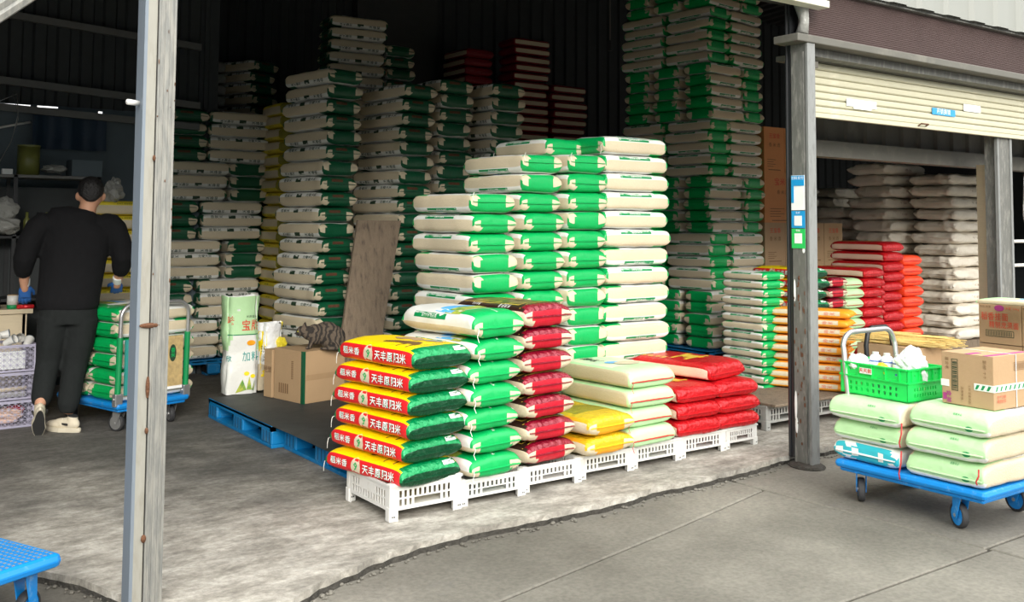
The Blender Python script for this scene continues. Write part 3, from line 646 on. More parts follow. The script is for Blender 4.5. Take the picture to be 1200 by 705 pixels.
for _ in range(14):
    mb = MB(); z = random.uniform(1.0, 2.4); mb.ell((random.choice((1.054, 1.116, 1.07, 1.10, 1.088)), 3.7935, z), (random.uniform(.001, .003), .002, random.uniform(.002, .010)), 'rust', 6, 5); mb.build('rust_spot', lp)
mb = MB(); mb.tube([(1.0, 3.85, 1.87), (.95, 3.82, 1.87)], .011, 'white_plastic', 10); mb.build('pipe_stub', lp, True)
# middle post
mp_ = box_post('column_middle', 0, 0, 0, [(4.965, 5.03, 3.815, 3.93, -.05, 2.55, 'post_grey'), (4.96, 5.035, 3.80, 3.815, -.05, 2.55, 'post_side'), (4.955, 4.965, 3.83, 3.92, -.05, 2.5, 'post_grey'), (4.96, 5.04, 3.93, 3.945, 0, 2.9, 'black_metal'), (4.97, 5.11, 3.95, 3.98, 0, 2.45, 'black_metal')])
mb = MB(); mb.tube([(4.965, 3.96, 0), (4.965, 3.96, 2.9)], .010, 'black_metal', 8); mb.build('conduit', mp_)
mb = MB(); mb.ell((5.0, 3.87, -.045), (.10, .12, .03), 'broken_edge', 14, 8); mb.build('mortar_footing', mp_)
for _ in range(34):
    mb = MB(); z = random.uniform(.05, 1.1); mb.ell((4.954, random.uniform(3.835, 3.915), z), (.002, random.uniform(.003, .008), random.uniform(.004, .022)), 'rust', 6, 5); mb.build('rust_spot', mp_)
for (y, z, w, h) in ((3.84, 1.27, .010, .02), (3.91, .32, .010, .09), (3.905, .2, .010, .05), (3.91, 1.02, .008, .07)):
    mb = MB(); mb.ell((4.954, y, z), (.002, w, h), 'sticker_white', 8, 6); mb.build('paint_splash', mp_)
# payment stickers on the middle post (the codes themselves left out)
def sticker(z0, z1, y0, y1, mat, label, inner=None, txt=None):
    mb = MB(); mb.box(4.950, 4.953, y0, y1, z0, z1, mat); o = mb.build('sticker', label=label, cat='sticker')
    if inner: b = MB(); b.box(4.9485, 4.9500, y0+inner[0], y1-inner[0], z0+inner[1], z1-inner[2], 'sticker_white'); b.build('white_field', o)
    if txt: flat_text(o, 'lettering', txt[0], txt[1], txt[2], lambda u, v, w: (4.9483-w, (y0+y1)/2-u, txt[3]+v), off=.0012)
    return o
sticker(1.515, 1.73, 3.825, 3.925, 'sticker_white', 'white paper notice with blue top stuck on the middle post above two payment stickers', txt=('扫码支付', .022, 'ink_white', 1.712))
mb = MB(); mb.box(4.9475, 4.9498, 3.827, 3.923, 1.665, 1.728, 'sticker_blue'); mb.box(4.9475, 4.9498, 3.905, 3.923, 1.56, 1.665, 'sticker_blue'); mb.build('blue_header', [o for o in bpy.data.objects if o.name == 'sticker'][0])
sticker(1.405, 1.51, 3.825, 3.925, 'sticker_blue', 'blue payment sticker with white square on the middle post', (.022, .014, .03), ('支付', .016, 'ink_white', 1.497))
sticker(1.28, 1.40, 3.825, 3.925, 'sticker_green', 'green payment sticker with white square low on the middle post', (.022, .03, .028), ('收款', .016, 'ink_white', 1.388))
# right post
box_post('column_right', 0, 0, 0, [(7.68, 7.83, 4.05, 4.17, 0, 2.14, 'post_grey'), (7.83, 7.86, 4.04, 4.17, 0, 2.14, 'post_side'), (7.655, 7.68, 4.05, 4.075, 0, 2.14, 'post_side')])
mb = MB(); mb.box(5.93, 16, 4.5, 4.62, 1.93, 2.05, 'beam_grey'); struct('beam_inner', mb)
corr('wall_inner_apron', 5.93, 16, 2.04, 2.9, 4.66, 'beam_grey', pitch=.25, d=.02)
# roller shutter, slat by slat
sh = empty('roller_shutter', 'cream slatted roller shutter rolled down a little way above the right bay', 'shutter', (5.13, 4.03, 2.13))
sl = None; nsl = 7; hgt = .335/nsl
prof = [(.006, 0), (-.004, .002), (-.009, .009), (-.010, .03), (-.008, .042), (.006, .0455), (.006, .048)]
vs = [(x, y, z) for x in (0, 9) for y, z in prof]; np_ = len(prof)
sb = MB(); sb.add(vs, [(i, i+1, np_+i+1, np_+i) for i in range(np_-1)], 'shutter_cream'); sme = sb.mesh('slat')
for i in range(nsl): o = link('slat', sme, sh, (0, 0, .03+i*hgt))
mb = MB(); mb.box(0, 9, -.016, .012, 0, .03, 'shutter_cream', bev=.004); mb.build('bottom_bar', sh)
mb = MB(); mb.box(0, 9, -.03, .15, .365, .40, 'beam_grey'); mb.build('hood', sh)
mb = MB(); mb.tube([(1.36, -.022, .018), (1.36, -.045, .03), (1.45, -.045, .03), (1.45, -.022, .018)], .006, 'rust', 6); mb.build('lift_handle', sh)
mb = MB(); mb.box(.52, .86, -.0165, -.0155, .10, .15, 'sticker_white'); mb.box(.60, .80, -.0165, -.0155, .085, .10, 'sticker_white'); mb.build('torn_notice', sh)
mb = MB(); mb.box(1.55, 1.86, -.0165, -.0155, .115, .165, 'sticker_blue'); mb.build('torn_blue_advert', sh, label='torn strip of blue advert')
flat_text(sh, 'lettering', '开锁换锁', .045, 'ink_white', lambda u, v, w: (1.70+u, -.0165-w, .14+v), off=.0015)
mb = MB(); mb.box(1.98, 2.22, -.0165, -.0155, .17, .225, 'sticker_white'); mb.build('torn_notice', sh)
# sign board over the left bay; only its lower right corner is in the picture
sg = empty('shop_sign', 'green shop sign board with cream frame hanging above the middle post', 'sign', (1.11, 3.74, 2.775))
mb = MB(); mb.box(0, 4.0, 0, .09, 0, .045, 'frame_cream', bev=.006); mb.box(3.965, 4.0, 0, .09, .055, .9, 'frame_cream', bev=.006); mb.box(0, .035, 0, .09, .055, .9, 'frame_cream', bev=.006); mb.box(0, 4, 0, .09, .9, .94, 'frame_cream'); mb.build('frame', sg)
mb = MB(); mb.box(.035, 3.965, .02, .07, .055, .9, 'sticker_green'); mb.build('green_panel', sg)
mb = MB()
for i, (x, w, h) in enumerate(((3.42, .05, .06), (3.50, .08, .09), (3.60, .05, .12), (3.68, .06, .08), (3.76, .03, .10), (3.82, .07, .07))): mb.box(x, x+w, .012, .02, .07, .07+h, ('gold_ink', 'carton_red', 'field')[i % 3])
mb.build('painted_crops', sg)
mb = MB(); mb.box(-2, 5.12, 3.70, 3.74, 2.86, 2.90, 'beam_grey'); struct('trim_sign_rail', mb)
mb = MB(); mb.tube([(4.99, 3.86, 2.62), (5.0, 3.85, 2.7), (4.985, 3.86, 2.8), (5.0, 3.87, 2.86)], [.04, .03, .045, .05], 'grey_bag', 9); mb.build('plastic_wrap', None, True, label='crumpled clear plastic wrapped around the top of the middle post', cat='plastic wrap')
# awning brace in the upper left corner
mb = MB(); 
for k_ in range(3): mb.tube([(.40, 3.9, 2.045+.042*k_), (.82, 3.88, 2.415+.042*k_)], .020, 'galv', 6)
struct('beam_brace', mb, fixn=True)
mb = MB(); mb.tube([(6.16, 7.0, 5.0), (6.16, 7.0, 3.3), (6.16, 7.0, 3.15)], .006, 'beam_grey', 6); o = mb.build('hanging_cable', label='thin grey cable hanging from the roof in the dark middle of the shop', cat='cable')
mb = MB(); mb.tube([(6.16, 7.0, 3.18), (6.16, 7.0, 3.08)], .02, 'black_metal', 8); mb.build('plug', o)
# ---------------- white plastic crates under the front row ----------------
def panel_frame(o, u, n):
    o, u, n = Vector(o), Vector(u), Vector(n)
    return lambda a, b, w: tuple(o+u*a+n*w+Vector((0, 0, b)))
def make_crate(W=.40, D=.46, H=.175, mat='white_plastic'):
    r = empty('plastic_crate', '', 'crate')
    def side(L, o, u, n, lng):
        us = [0]; sol = []
        def seg(w, k): us.append(us[-1]+w); sol.append(k)
        seg(.045, 'leg'); nn = 13 if lng else 11; w = (L-.09-.012)/nn/2
        seg(.006, 'b')
        for i in range(nn): seg(w, 's'); seg(w, 'b')
        seg(.006, 'b'); seg(.045, 'leg'); us[-1] = L
        vv = [0, .05, .068, .10, .108, .14, .150, H]
        def solid(i, j):
            k = sol[i]
            if j == 0: return k == 'leg'
            if j == 1: return True
            if k == 'leg': return True
            mid = abs(i-len(sol)/2) < len(sol)*.17
            if j in (2, 4):
                if lng and mid and j == 4: return True
                if (not lng) and mid and j == 2: return k == 'b' and False
                return k == 'b'
            return True
        mb = MB(); mb.cells(us, vv, solid, .004, mat, panel_frame(o, u, n))
        mb.build('side_panel', r, fixn=True)
    side(W, (0, 0, 0), (1, 0, 0), (0, 1, 0), False); side(W, (0, D-.004, 0), (1, 0, 0), (0, 1, 0), False)
    side(D, (0, 0, 0), (0, 1, 0), (1, 0, 0), True); side(D, (W-.004, 0, 0), (0, 1, 0), (1, 0, 0), True)
    mb = MB(); mb.box(.004, W-.004, .004, D-.004, .060, .068, mat); mb.build('tray', r)
    for sx in (0, 1):
        for sy in (0, 1):
            mb = MB(); x0 = -.006 if not sx else W-.036; y0 = -.006 if not sy else D-.036
            mb.box(x0, x0+.042, y0, y0+.042, 0, .07, mat, bev=.006); mb.box(x0+.004, x0+.038, y0+.004, y0+.038, .07, H+.003, mat, bev=.005)
            mb.box(x0+.014, x0+.020, y0-.0008, y0+.01, .02, .028, 'ink_black'); mb.box(x0+.024, x0+.030, y0-.0008, y0+.01, .02, .028, 'ink_black')
            mb.build('foot', r)
    mb = MB()
    mb.box(-.006, W+.006, -.006, .004, H-.012, H, mat); mb.box(-.006, W+.006, D-.004, D+.006, H-.012, H, mat); mb.box(-.006, .004, 0, D, H-.012, H, mat); mb.box(W-.004, W+.006, 0, D, H-.012, H, mat)
    mb.build('rim', r); return r
crate0 = make_crate()
CR = [(2.285, 4.17, 0), (2.695, 4.19, 0), (3.105, 4.22, .01), (3.52, 4.25, 0), (3.93, 4.27, .01), (4.345, 4.29, 0), (4.762, 4.30, 0)]
CRL = ['white slotted plastic crate at the near corner under the yellow and red bags', 'white plastic crate under the green bags of the front row', 'white plastic crate under the maroon bags', 'white plastic crate under the two gold bags',
       'white plastic crate under the pale green bags', 'white plastic crate under the left pile of red bags', 'white plastic crate at the far end of the row under the red bags']
for i, (x, y, a) in enumerate(CR):
    c = crate0 if i == 0 else copy_tree(crate0); c.location = (x, y, 0); c.rotation_euler = (0, 0, a); c['label'] = CRL[i]; c['group'] = 'white crates carrying the front row of bags'
    if i: c.scale = (.72 if i == 6 else 1, 1, .76)

# ---------------- front row of bags ----------------
H0 = .178
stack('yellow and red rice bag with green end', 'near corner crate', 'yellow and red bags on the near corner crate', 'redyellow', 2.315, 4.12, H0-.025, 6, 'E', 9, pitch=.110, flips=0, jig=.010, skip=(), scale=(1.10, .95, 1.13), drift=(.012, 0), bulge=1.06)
stack('green ended white rice bag', 'stack right behind the yellow bags', 'green and white bags in the front row', 'front', 2.72, 4.14, H0-.045, 7, 'E', 7, pitch=.116, flips=0, jig=.016, skip=(), scale=(1.08, .97, 1.0), drift=(.004, .002), bulge=1.25)
stack('maroon foil rice bag', 'front row pile between green and gold', 'maroon foil bags in the front row', 'maroon', 3.10, 4.19, H0-.045, 7, 'E', 6, pitch=.120, flips=0, jig=.012, skip=(), scale=(1.05, .98, 1.08), drift=(.0, .004), bulge=1.15)
stack('shiny gold rice bag', 'front row beside the maroon pile', 'gold bags in the front row', 'gold', 3.49, 4.16, H0-.045, 2, 'E', 4, pitch=.112, flips=0, jig=.01, skip=())
stack('pale green rice bag with beige side', 'front row beside red', 'pale green bags in the front row', 'pale', 3.85, 4.22, H0-.045, 4, 'E', 3, pitch=.112, flips=0, jig=.01, skip=(), scale=(1.02, 1.03, 1.04))
stack('glossy red rice bag', 'left red pile in front row', 'red bags in the front row', 'red', 4.29, 4.26, H0-.045, 3, 'E', 0, pitch=.100, flips=0, jig=.012, skip=())
stack('glossy red rice bag', 'right red pile at row end', 'red bags in the front row', 'red', 4.665, 4.28, H0-.045, 3, 'E', 0, pitch=.100, flips=0, jig=.012, skip=())
place_bag('red', 2, 4.62, 4.30, H0+.256, 'E', R(10), 'red rice bag with gold emblem lying across the two red piles', 'red bags in the front row', (1.08, 1.1, 1.1))

# ---------------- pallets and the black mat ----------------
def pallet(x, y, W, D, label, H=.14):
    r = empty('pallet', label, 'pallet', (x, y, 0), 0, 'blue plastic pallets')
    mb = MB(); nx = 9
    for i in range(nx):
        a = W*i/nx; mb = MB(); mb.box(a, a+W/nx-.012, 0, D, H-.022, H, 'blue_plastic', bev=.004); mb.build('deck_board', r)
    mb = MB(); mb.box(0, W, 0, .03, H-.035, H-.005, 'blue_plastic'); mb.box(0, W, D-.03, D, H-.035, H-.005, 'blue_plastic'); mb.box(0, .03, 0, D, H-.035, H-.004, 'blue_plastic'); mb.box(W-.03, W, 0, D, H-.035, H-.004, 'blue_plastic'); mb.build('deck_rim', r)
    for bx in (0, W/2-.06, W-.12):
        mb = MB(); mb.box(bx, bx+.12, 0, D, 0, .022, 'blue_plastic', bev=.004); mb.build('skid', r)
        for by in (0, D/2-.09, D-.18):
            mb = MB(); mb.box(bx, bx+.12, by, by+.18, .02, H-.03, 'blue_plastic', bev=.01)
            for q in range(3): mb.box(bx-.001, bx+.121, by+.03+q*.05, by+.035+q*.05, .03, H-.04, 'joint_dirt')
            mb.build('block', r)
    return r
pallet(2.40, 5.93, 1.15, 1.2, 'blue plastic pallet under the black mat beside the loaded flatbed trolley')
pallet(2.47, 4.80, 1.15, 1.1, 'blue plastic pallet under the black mat just behind the yellow bags')
pallet(3.66, 4.80, 1.2, 1.0, 'blue plastic pallet under the tall bright green and cream stacks')
pallet(3.30, 7.22, 1.2, 1.0, 'blue plastic pallet under the tall dark green stack behind the cat')
pallet(4.55, 7.22, 1.2, 1.0, 'blue plastic pallet under the dark green stacks far behind')
pallet(5.88, 4.90, .62, .55, 'blue plastic pallet under the small green bags left of the middle post')
pallet(7.42, 6.95, 1.15, 1.3, 'blue plastic pallet under the tall far block of green and cream bags')
mb = MB(); vs = []; nx, ny = 16, 30
for j in range(ny+1):
    for i in range(nx+1):
        x = 2.40+1.2*i/nx; y = 5.0+2.12*j/ny; vs.append((x+.01*noise.noise(Vector((y*3, 0, 0))), y, .1425+.002*noise.noise(Vector((x*5, y*5, 0)))))
mb.add(vs, [(j*(nx+1)+i, j*(nx+1)+i+1, (j+1)*(nx+1)+i+1, (j+1)*(nx+1)+i) for j in range(ny) for i in range(nx)], 'mat_black')
mb.build('floor_mat', smooth=True, label='worn black sheet laid over the blue pallets in front of the cat', cat='mat')

# ---------------- bright tall stacks right behind the front row ----------------
GRN = 'bright green and cream bags stacked behind the front row'
P0 = .145
stack('bright green and cream rice bag', 'shorter stack behind front row', GRN, 'green', 3.19, 4.86, P0, 12, 'E', 4, pitch=.1215, flips=.4, jig=.02, scale=(1.08, .97, 1.03), flipset={1, 4, 5, 8})
stack('bright green and cream rice bag', 'tall stack touching the shorter one', GRN, 'green', 3.58, 4.88, P0, 14, 'E', 3, pitch=.1225, flips=.4, jig=.014, scale=(1.08, .94, 1.04), flipset={1, 2, 9})
stack('green ended rice bag', 'narrow column left of cream sides', GRN, 'green', 3.925, 4.86, P0, 14, 'E', 0, pitch=.1235, flips=.5, jig=.012, scale=(1, .90, 1.04))
place_bag('green', 1, 3.93, 5.1, P0+14*.1235, 'E', 0, 'darker green rice bag pushed back on top of the narrow column', GRN, (1, .95, 1), False)
stack('cream sided rice bag with green label', 'right tall bright stack', GRN, 'green', 4.235, 4.86, P0, 15, 'S', 0, pitch=.1245, flips=.4, jig=.012, scale=(.98, 1, 1.05), flipset={7, 9, 10, 11, 12, 13, 14, 15})

# ---------------- dark green stacks ----------------
DK = 'dark green and cream bags stacked in the middle of the shop'
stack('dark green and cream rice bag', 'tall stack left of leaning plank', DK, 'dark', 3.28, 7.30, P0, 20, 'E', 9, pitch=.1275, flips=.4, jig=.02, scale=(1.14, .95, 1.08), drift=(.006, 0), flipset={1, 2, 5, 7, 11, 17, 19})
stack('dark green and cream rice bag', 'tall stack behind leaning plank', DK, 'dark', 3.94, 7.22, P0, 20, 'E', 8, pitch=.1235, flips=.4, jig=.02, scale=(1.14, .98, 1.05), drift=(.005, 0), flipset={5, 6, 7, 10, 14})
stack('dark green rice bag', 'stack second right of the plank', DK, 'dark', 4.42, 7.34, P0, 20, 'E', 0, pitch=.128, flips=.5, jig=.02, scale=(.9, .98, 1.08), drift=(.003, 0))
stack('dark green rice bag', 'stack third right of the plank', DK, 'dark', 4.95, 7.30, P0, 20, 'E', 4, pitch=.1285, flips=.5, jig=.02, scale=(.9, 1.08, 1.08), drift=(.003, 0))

# ---------------- rear left wall of bags ----------------
RL = 'bags walled up in the rear left corner'
lay = [(3, [('S', 2.55), ('E', 3.16)]), (3, [('E', 2.50), ('S', 2.91)]), (3, [('S', 2.54), ('E', 3.17)]), (3, [('E', 2.52), ('S', 2.92)]), (3, [('S', 2.57), ('E', 3.18)]), (4, [('E', 2.58), ('S', 2.97)])]
tot = sum(n for n, _ in lay); lv = 0
mb = MB(); mb.box(2.5, 3.6, 9.08, 9.20, 0, .14, 'blue_plastic')
pallet(2.5, 9.06, 1.15, .12, 'blue plastic pallet edge under the rear left wall of bags')
for n_, items in lay:
    for q in range(n_):
        top = tot-lv; word = 'topmost' if top == 1 else ('lowest' if top == tot else ordw(top)+' from the top')
        for ci, (ori, x) in enumerate(items):
            place_bag('dark', random.randrange(4), x+.003*lv, 9.10-.6*0, .145+lv*.1225, ori, 0, f'dim dark green rice bag, {word}, {"left" if ci == 0 else "right"} column of rear left wall', RL, (1, 1, 1.03), random.random() < .45, .015, ('front_print', 'sewing_thread', 'rear_hem')) if ori == 'S' else \
            place_bag('dark', random.randrange(4), x+.003*lv, 9.10, .145+lv*.1225, 'E', 0, f'dim dark green rice bag, {word}, {"left" if ci == 0 else "right"} column of rear left wall', RL, (.66 if False else 1, 1.05, 1.03), random.random() < .45, .015, ('front_print', 'sewing_thread', 'rear_hem'))
        lv += 1
stack('cream rice bag with yellow strip', 'stack behind the man', 'yellow strip bags behind the man', 'ystrip', 1.84, 8.62, .0, 13, 'S', 0, pitch=.1225, flips=0, jig=.015, scale=(1.0, 1, 1.0))
stack('dull yellow ended rice bag', 'column left of tall dark green stack', 'dull yellow ended bags', 'ystrip', 3.56, 8.75, .0, 21, 'E', 0, pitch=.122, flips=.5, jig=.02, scale=(.8, .95, 1.0))
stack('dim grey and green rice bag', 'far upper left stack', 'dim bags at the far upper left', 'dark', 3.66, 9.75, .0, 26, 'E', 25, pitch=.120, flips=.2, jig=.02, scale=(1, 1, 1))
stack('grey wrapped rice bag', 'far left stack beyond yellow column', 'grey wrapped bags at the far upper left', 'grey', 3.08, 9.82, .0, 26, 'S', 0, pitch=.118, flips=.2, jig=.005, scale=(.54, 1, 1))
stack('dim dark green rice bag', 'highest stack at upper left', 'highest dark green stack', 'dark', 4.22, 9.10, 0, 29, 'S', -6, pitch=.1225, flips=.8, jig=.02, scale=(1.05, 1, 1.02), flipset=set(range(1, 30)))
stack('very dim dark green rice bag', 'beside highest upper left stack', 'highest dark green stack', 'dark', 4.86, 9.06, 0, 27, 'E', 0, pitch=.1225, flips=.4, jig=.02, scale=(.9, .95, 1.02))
# far reds near the back wall
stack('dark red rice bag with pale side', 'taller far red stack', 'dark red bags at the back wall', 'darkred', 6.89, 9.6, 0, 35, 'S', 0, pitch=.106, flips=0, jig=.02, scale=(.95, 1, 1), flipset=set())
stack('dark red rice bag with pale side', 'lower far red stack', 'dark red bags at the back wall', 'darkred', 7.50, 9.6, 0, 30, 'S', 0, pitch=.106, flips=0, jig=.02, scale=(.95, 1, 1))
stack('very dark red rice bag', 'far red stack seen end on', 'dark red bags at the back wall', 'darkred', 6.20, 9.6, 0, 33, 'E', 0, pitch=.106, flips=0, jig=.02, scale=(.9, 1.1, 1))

# ---------------- tall far block right of the middle ----------------
HB = 'green and cream bags of the tall far block'
def hb(layer_types, z0):
    lev = 0; tot_ = 5*len(layer_types); yw = R(5); O = Vector((7.50, 6.96, 0)); u = Vector((math.cos(yw), math.sin(yw), 0)); v = Vector((-math.sin(yw), math.cos(yw), 0))
    names = {'fl': 'front left column', 'fr': 'front right column', 'sm': 'left side middle column', 'sb': 'left side rear column'}
    P = [('fl', 'E', 0, 0), ('sm', 'E', 0, .64), ('fr', 'S', .36, 0)]
    Q = [('fl', 'S', 0, 0), ('fr', 'E', .58, 0), ('sm', 'S', 0, .44), ('sb', 'S', 0, .86)]
    for bi, ty in enumerate(layer_types):
        for q in range(5):
            top = tot_-lev; word = 'topmost' if top == 1 else ('lowest' if top == tot_ else ordw(top)+' from the top')
            for nm, ori, a, b in (P if ty == 'P' else Q):
                p = O+u*a+v*b
                place_bag('green', random.randrange(4), p.x, p.y, z0+lev*.119, ori, yw, f'shaded green rice bag, {word}, {names[nm]} of tall far block', HB, (1.0 if ori == 'E' else .93, .96, .99), random.random() < .5, .02, ('front_print', 'sewing_thread', 'rear_hem'))
            lev += 1
hb(['Q', 'P', 'Q', 'P', 'Q', 'P', 'Q'], .145-.05*0)
stack('small green and cream rice bag', 'small stack left of middle post', 'small green bags left of the middle post', 'small', 5.90, 4.95, .145, 14, 'E', 0, pitch=.0655, flips=.1, jig=.008, scale=(1.0, 1.05, .84))
stack('small green ended rice bag', 'short pile beside middle post', 'small green bags left of the middle post', 'small', 6.22, 5.05, .145, 4, 'E', 20, pitch=.066, flips=.3, jig=.01, scale=(.9, .8, .84))

# ---------------- second row, behind the middle post ----------------
for x in (6.9, 7.5, 8.2):
    c = copy_tree(crate0); c.location = (x, 5.52, 0); c.rotation_euler = (0, 0, 0); c.scale = (1.4, 1, .6); c['group'] = 'crates under the second row'
    c['label'] = {6.9: 'plastic crate under the yellow bags of the second row', 7.5: 'plastic crate under the pale green bags of the second row', 8.2: 'plastic crate under the red bags of the second row'}[x]
S2 = 'second row behind middle post'
stack('yellow rice bag with red side', S2, 'yellow bags of the second row', 'redyellow', 7.03, 5.46, .11, 10, 'E', 0, pitch=.094, flips=0, jig=.012, scale=(1, .9, .93))
stack('maroon foil rice bag', S2, 'maroon bags of the second row', 'maroon', 7.42, 5.48, .11, 9, 'E', 0, pitch=.094, flips=0, jig=.012, scale=(1, .72, .85))
stack('pale green rice bag', S2, 'pale green bags of the second row', 'pale', 7.69, 5.50, .11, 9, 'E', 0, pitch=.092, flips=0, jig=.012, scale=(1, .75, .82))
stack('bright red rice bag', 'nearest red stack in second row', 'red bags of the second row', 'red', 7.98, 5.50, .11, 10, 'E', 0, pitch=.092, flips=0, jig=.012, scale=(1, .86, .90))
stack('bright red rice bag', 'middle red stack in second row', 'red bags of the second row', 'red', 8.46, 5.62, .11, 12, 'E', 0, pitch=.0965, flips=0, jig=.012, scale=(1, .88, .94))
stack('orange red rice bag', 'right red stack in second row', 'red bags of the second row', 'tomato', 8.80, 5.62, 0, 11, 'E', 0, pitch=.103, flips=0, jig=.012, scale=(1, .92, 1))
# orange bags on a grey crate, right of the middle post
gc = make_crate(.44, .46, .17, 'grey_plastic'); gc.location = (5.88, 4.52, 0); gc['label'] = 'grey slotted plastic crate under the orange bags by the middle post'
gc2 = make_crate(.44, .46, .17, 'grey_plastic'); gc2.location = (5.42, 4.53, 0); gc2['label'] = 'grey plastic crate behind the middle post'
mb = MB(); mb.box(5.42, 6.42, 4.45, 4.98, .172, .19, 'wood_grey', bev=.004); mb.build('board', label='thin board laid on the grey crates under the orange bags', cat='board')
stack('orange rice bag with crumpled end', 'pile right of middle post', 'orange bags by the middle post', 'orange', 6.24, 4.44, .19, 9, 'E', 24, pitch=.067, flips=0, jig=.02, scale=(1.3, .66, .92), skip=())
0 and stack('orange rice bag', 'pile left of middle post', 'orange bags by the middle post', 'orange', 5.66, 4.60, .19, 8, 'E', 0, pitch=.067, flips=.2, jig=.02, scale=(.8, .75, .92))
place_bag('red', 1, 6.62, 4.40, 0, 'S', R(20), 'red bag lying on the floor behind the trolley handle', None, (1, 1, 3.4), skip=('printed_label',))
place_bag('red', 3, 7.15, 4.75, 0, 'S', R(-10), 'red bag lying behind the green crate', None, (.9, 1, 4.0))
# white flour sacks
stack('plump white flour sack', 'nearest white sack stack', 'white flour sacks in the right bay', 'sack', 10.62, 6.15, .12, 14, 'S', 0, pitch=.137, flips=.5, jig=.04, scale=(1.2, .95, 1.02), skip=())
stack('plump white flour sack', 'white sack stack left of the nearest', 'white flour sacks in the right bay', 'sack', 10.35, 6.80, .12, 15, 'S', 0, pitch=.137, flips=.5, jig=.05, scale=(.95, .9, 1.02))
stack('dim white flour sack', 'low white stack behind red bags', 'white flour sacks in the right bay', 'sack', 10.45, 7.5, .0, 12, 'S', 0, pitch=.138, flips=.5, jig=.05, scale=(.85, .9, 1))
stack('shaded flour sack', 'far stack beyond the cartons', 'white flour sacks in the right bay', 'sack', 10.5, 8.5, .0, 14, 'S', 0, pitch=.14, flips=.5, jig=.05, scale=(.9, .9, 1))
stack('shaded flour sack', 'farthest stack in the right bay', 'white flour sacks in the right bay', 'sack', 11.7, 8.5, .0, 14, 'S', 0, pitch=.14, flips=.5, jig=.05, scale=(.9, .9, 1))
mb = MB(); mb.box(10.3, 11.8, 6.1, 7.4, 0, .12, 'wood_grey'); mb.build('timber_base', label='low timber base under the white flour sacks', cat='pallet')

# ---------------- cartons behind ----------------
def carton(name, x, y, z, W, D, H, label, cat='carton', mat='kraft', rz=0, group=None):
    r = empty(name, label, cat, (x, y, z), rz, group)
    mb = MB(); mb.box(0, W, 0, D, 0, H-.002, mat, bev=.003); mb.build('body', r)
    mb = MB(); mb.box(0, W, 0, D/2-.001, H-.003, H, mat); mb.build('top_flap', r); mb = MB(); mb.box(0, W, D/2+.001, D, H-.003, H, mat); mb.build('top_flap', r)
    return r
k = 0; WORD = {0: 'leftmost', 1: 'second from the left', 2: 'third from the left', 3: 'fourth from the left', 4: 'fifth from the left', 5: 'sixth from the left', 6: 'seventh from the left', 7: 'eighth from the left'}
RW = {0: 'lowest row', 1: 'second row up', 2: 'third row up', 3: 'fourth row up', 4: 'fifth row up'}
def front(r, W, H, y=-.0015): return lambda u, v, w: (W/2+u, y-w, H/2+v)
for row, (z, Hh, w, nb, mt) in enumerate(((0, .5, .34, 4, 'kraft'), (.5, .5, .34, 4, 'kraft'), (1.0, .45, .34, 4, 'kraft'), (1.45, .56, .60, 1, 'orange_carton'), (2.01, .50, .34, 2, 'orange_carton'))):
    for i in range(nb):
        r = carton('carton', 8.50+i*(w+.006), 7.1, z, w, .40, Hh, f'tall cardboard carton of the rear stack, {RW[row]}, {WORD[i]}', mat=mt, group='cartons stacked behind the middle post')
        if row >= 2:
            F = front(r, w, Hh)
            flat_text(r, 'printed_title', '王宝香' if row != 3 else '宝米福', .06 if row != 3 else .09, 'carton_red', lambda u, v, w_: F(u, v+Hh*.3, w_), .01)
            flat_text(r, 'printed_text', '香 米 酒', .05, 'kraft_ink', lambda u, v, w_: F(u, v+Hh*.1, w_))
            mb = MB()
            for q in range(4): mb.box(w*.15, w*(.45+.1*(q % 2)), -.003, -.0015, Hh*(.12+.05*q), Hh*(.12+.05*q)+.006, 'kraft_ink')
            mb.box(w*.2, w*.8, -.003, -.0015, .02, .03, 'kraft_ink'); mb.build('printed_lines', r)
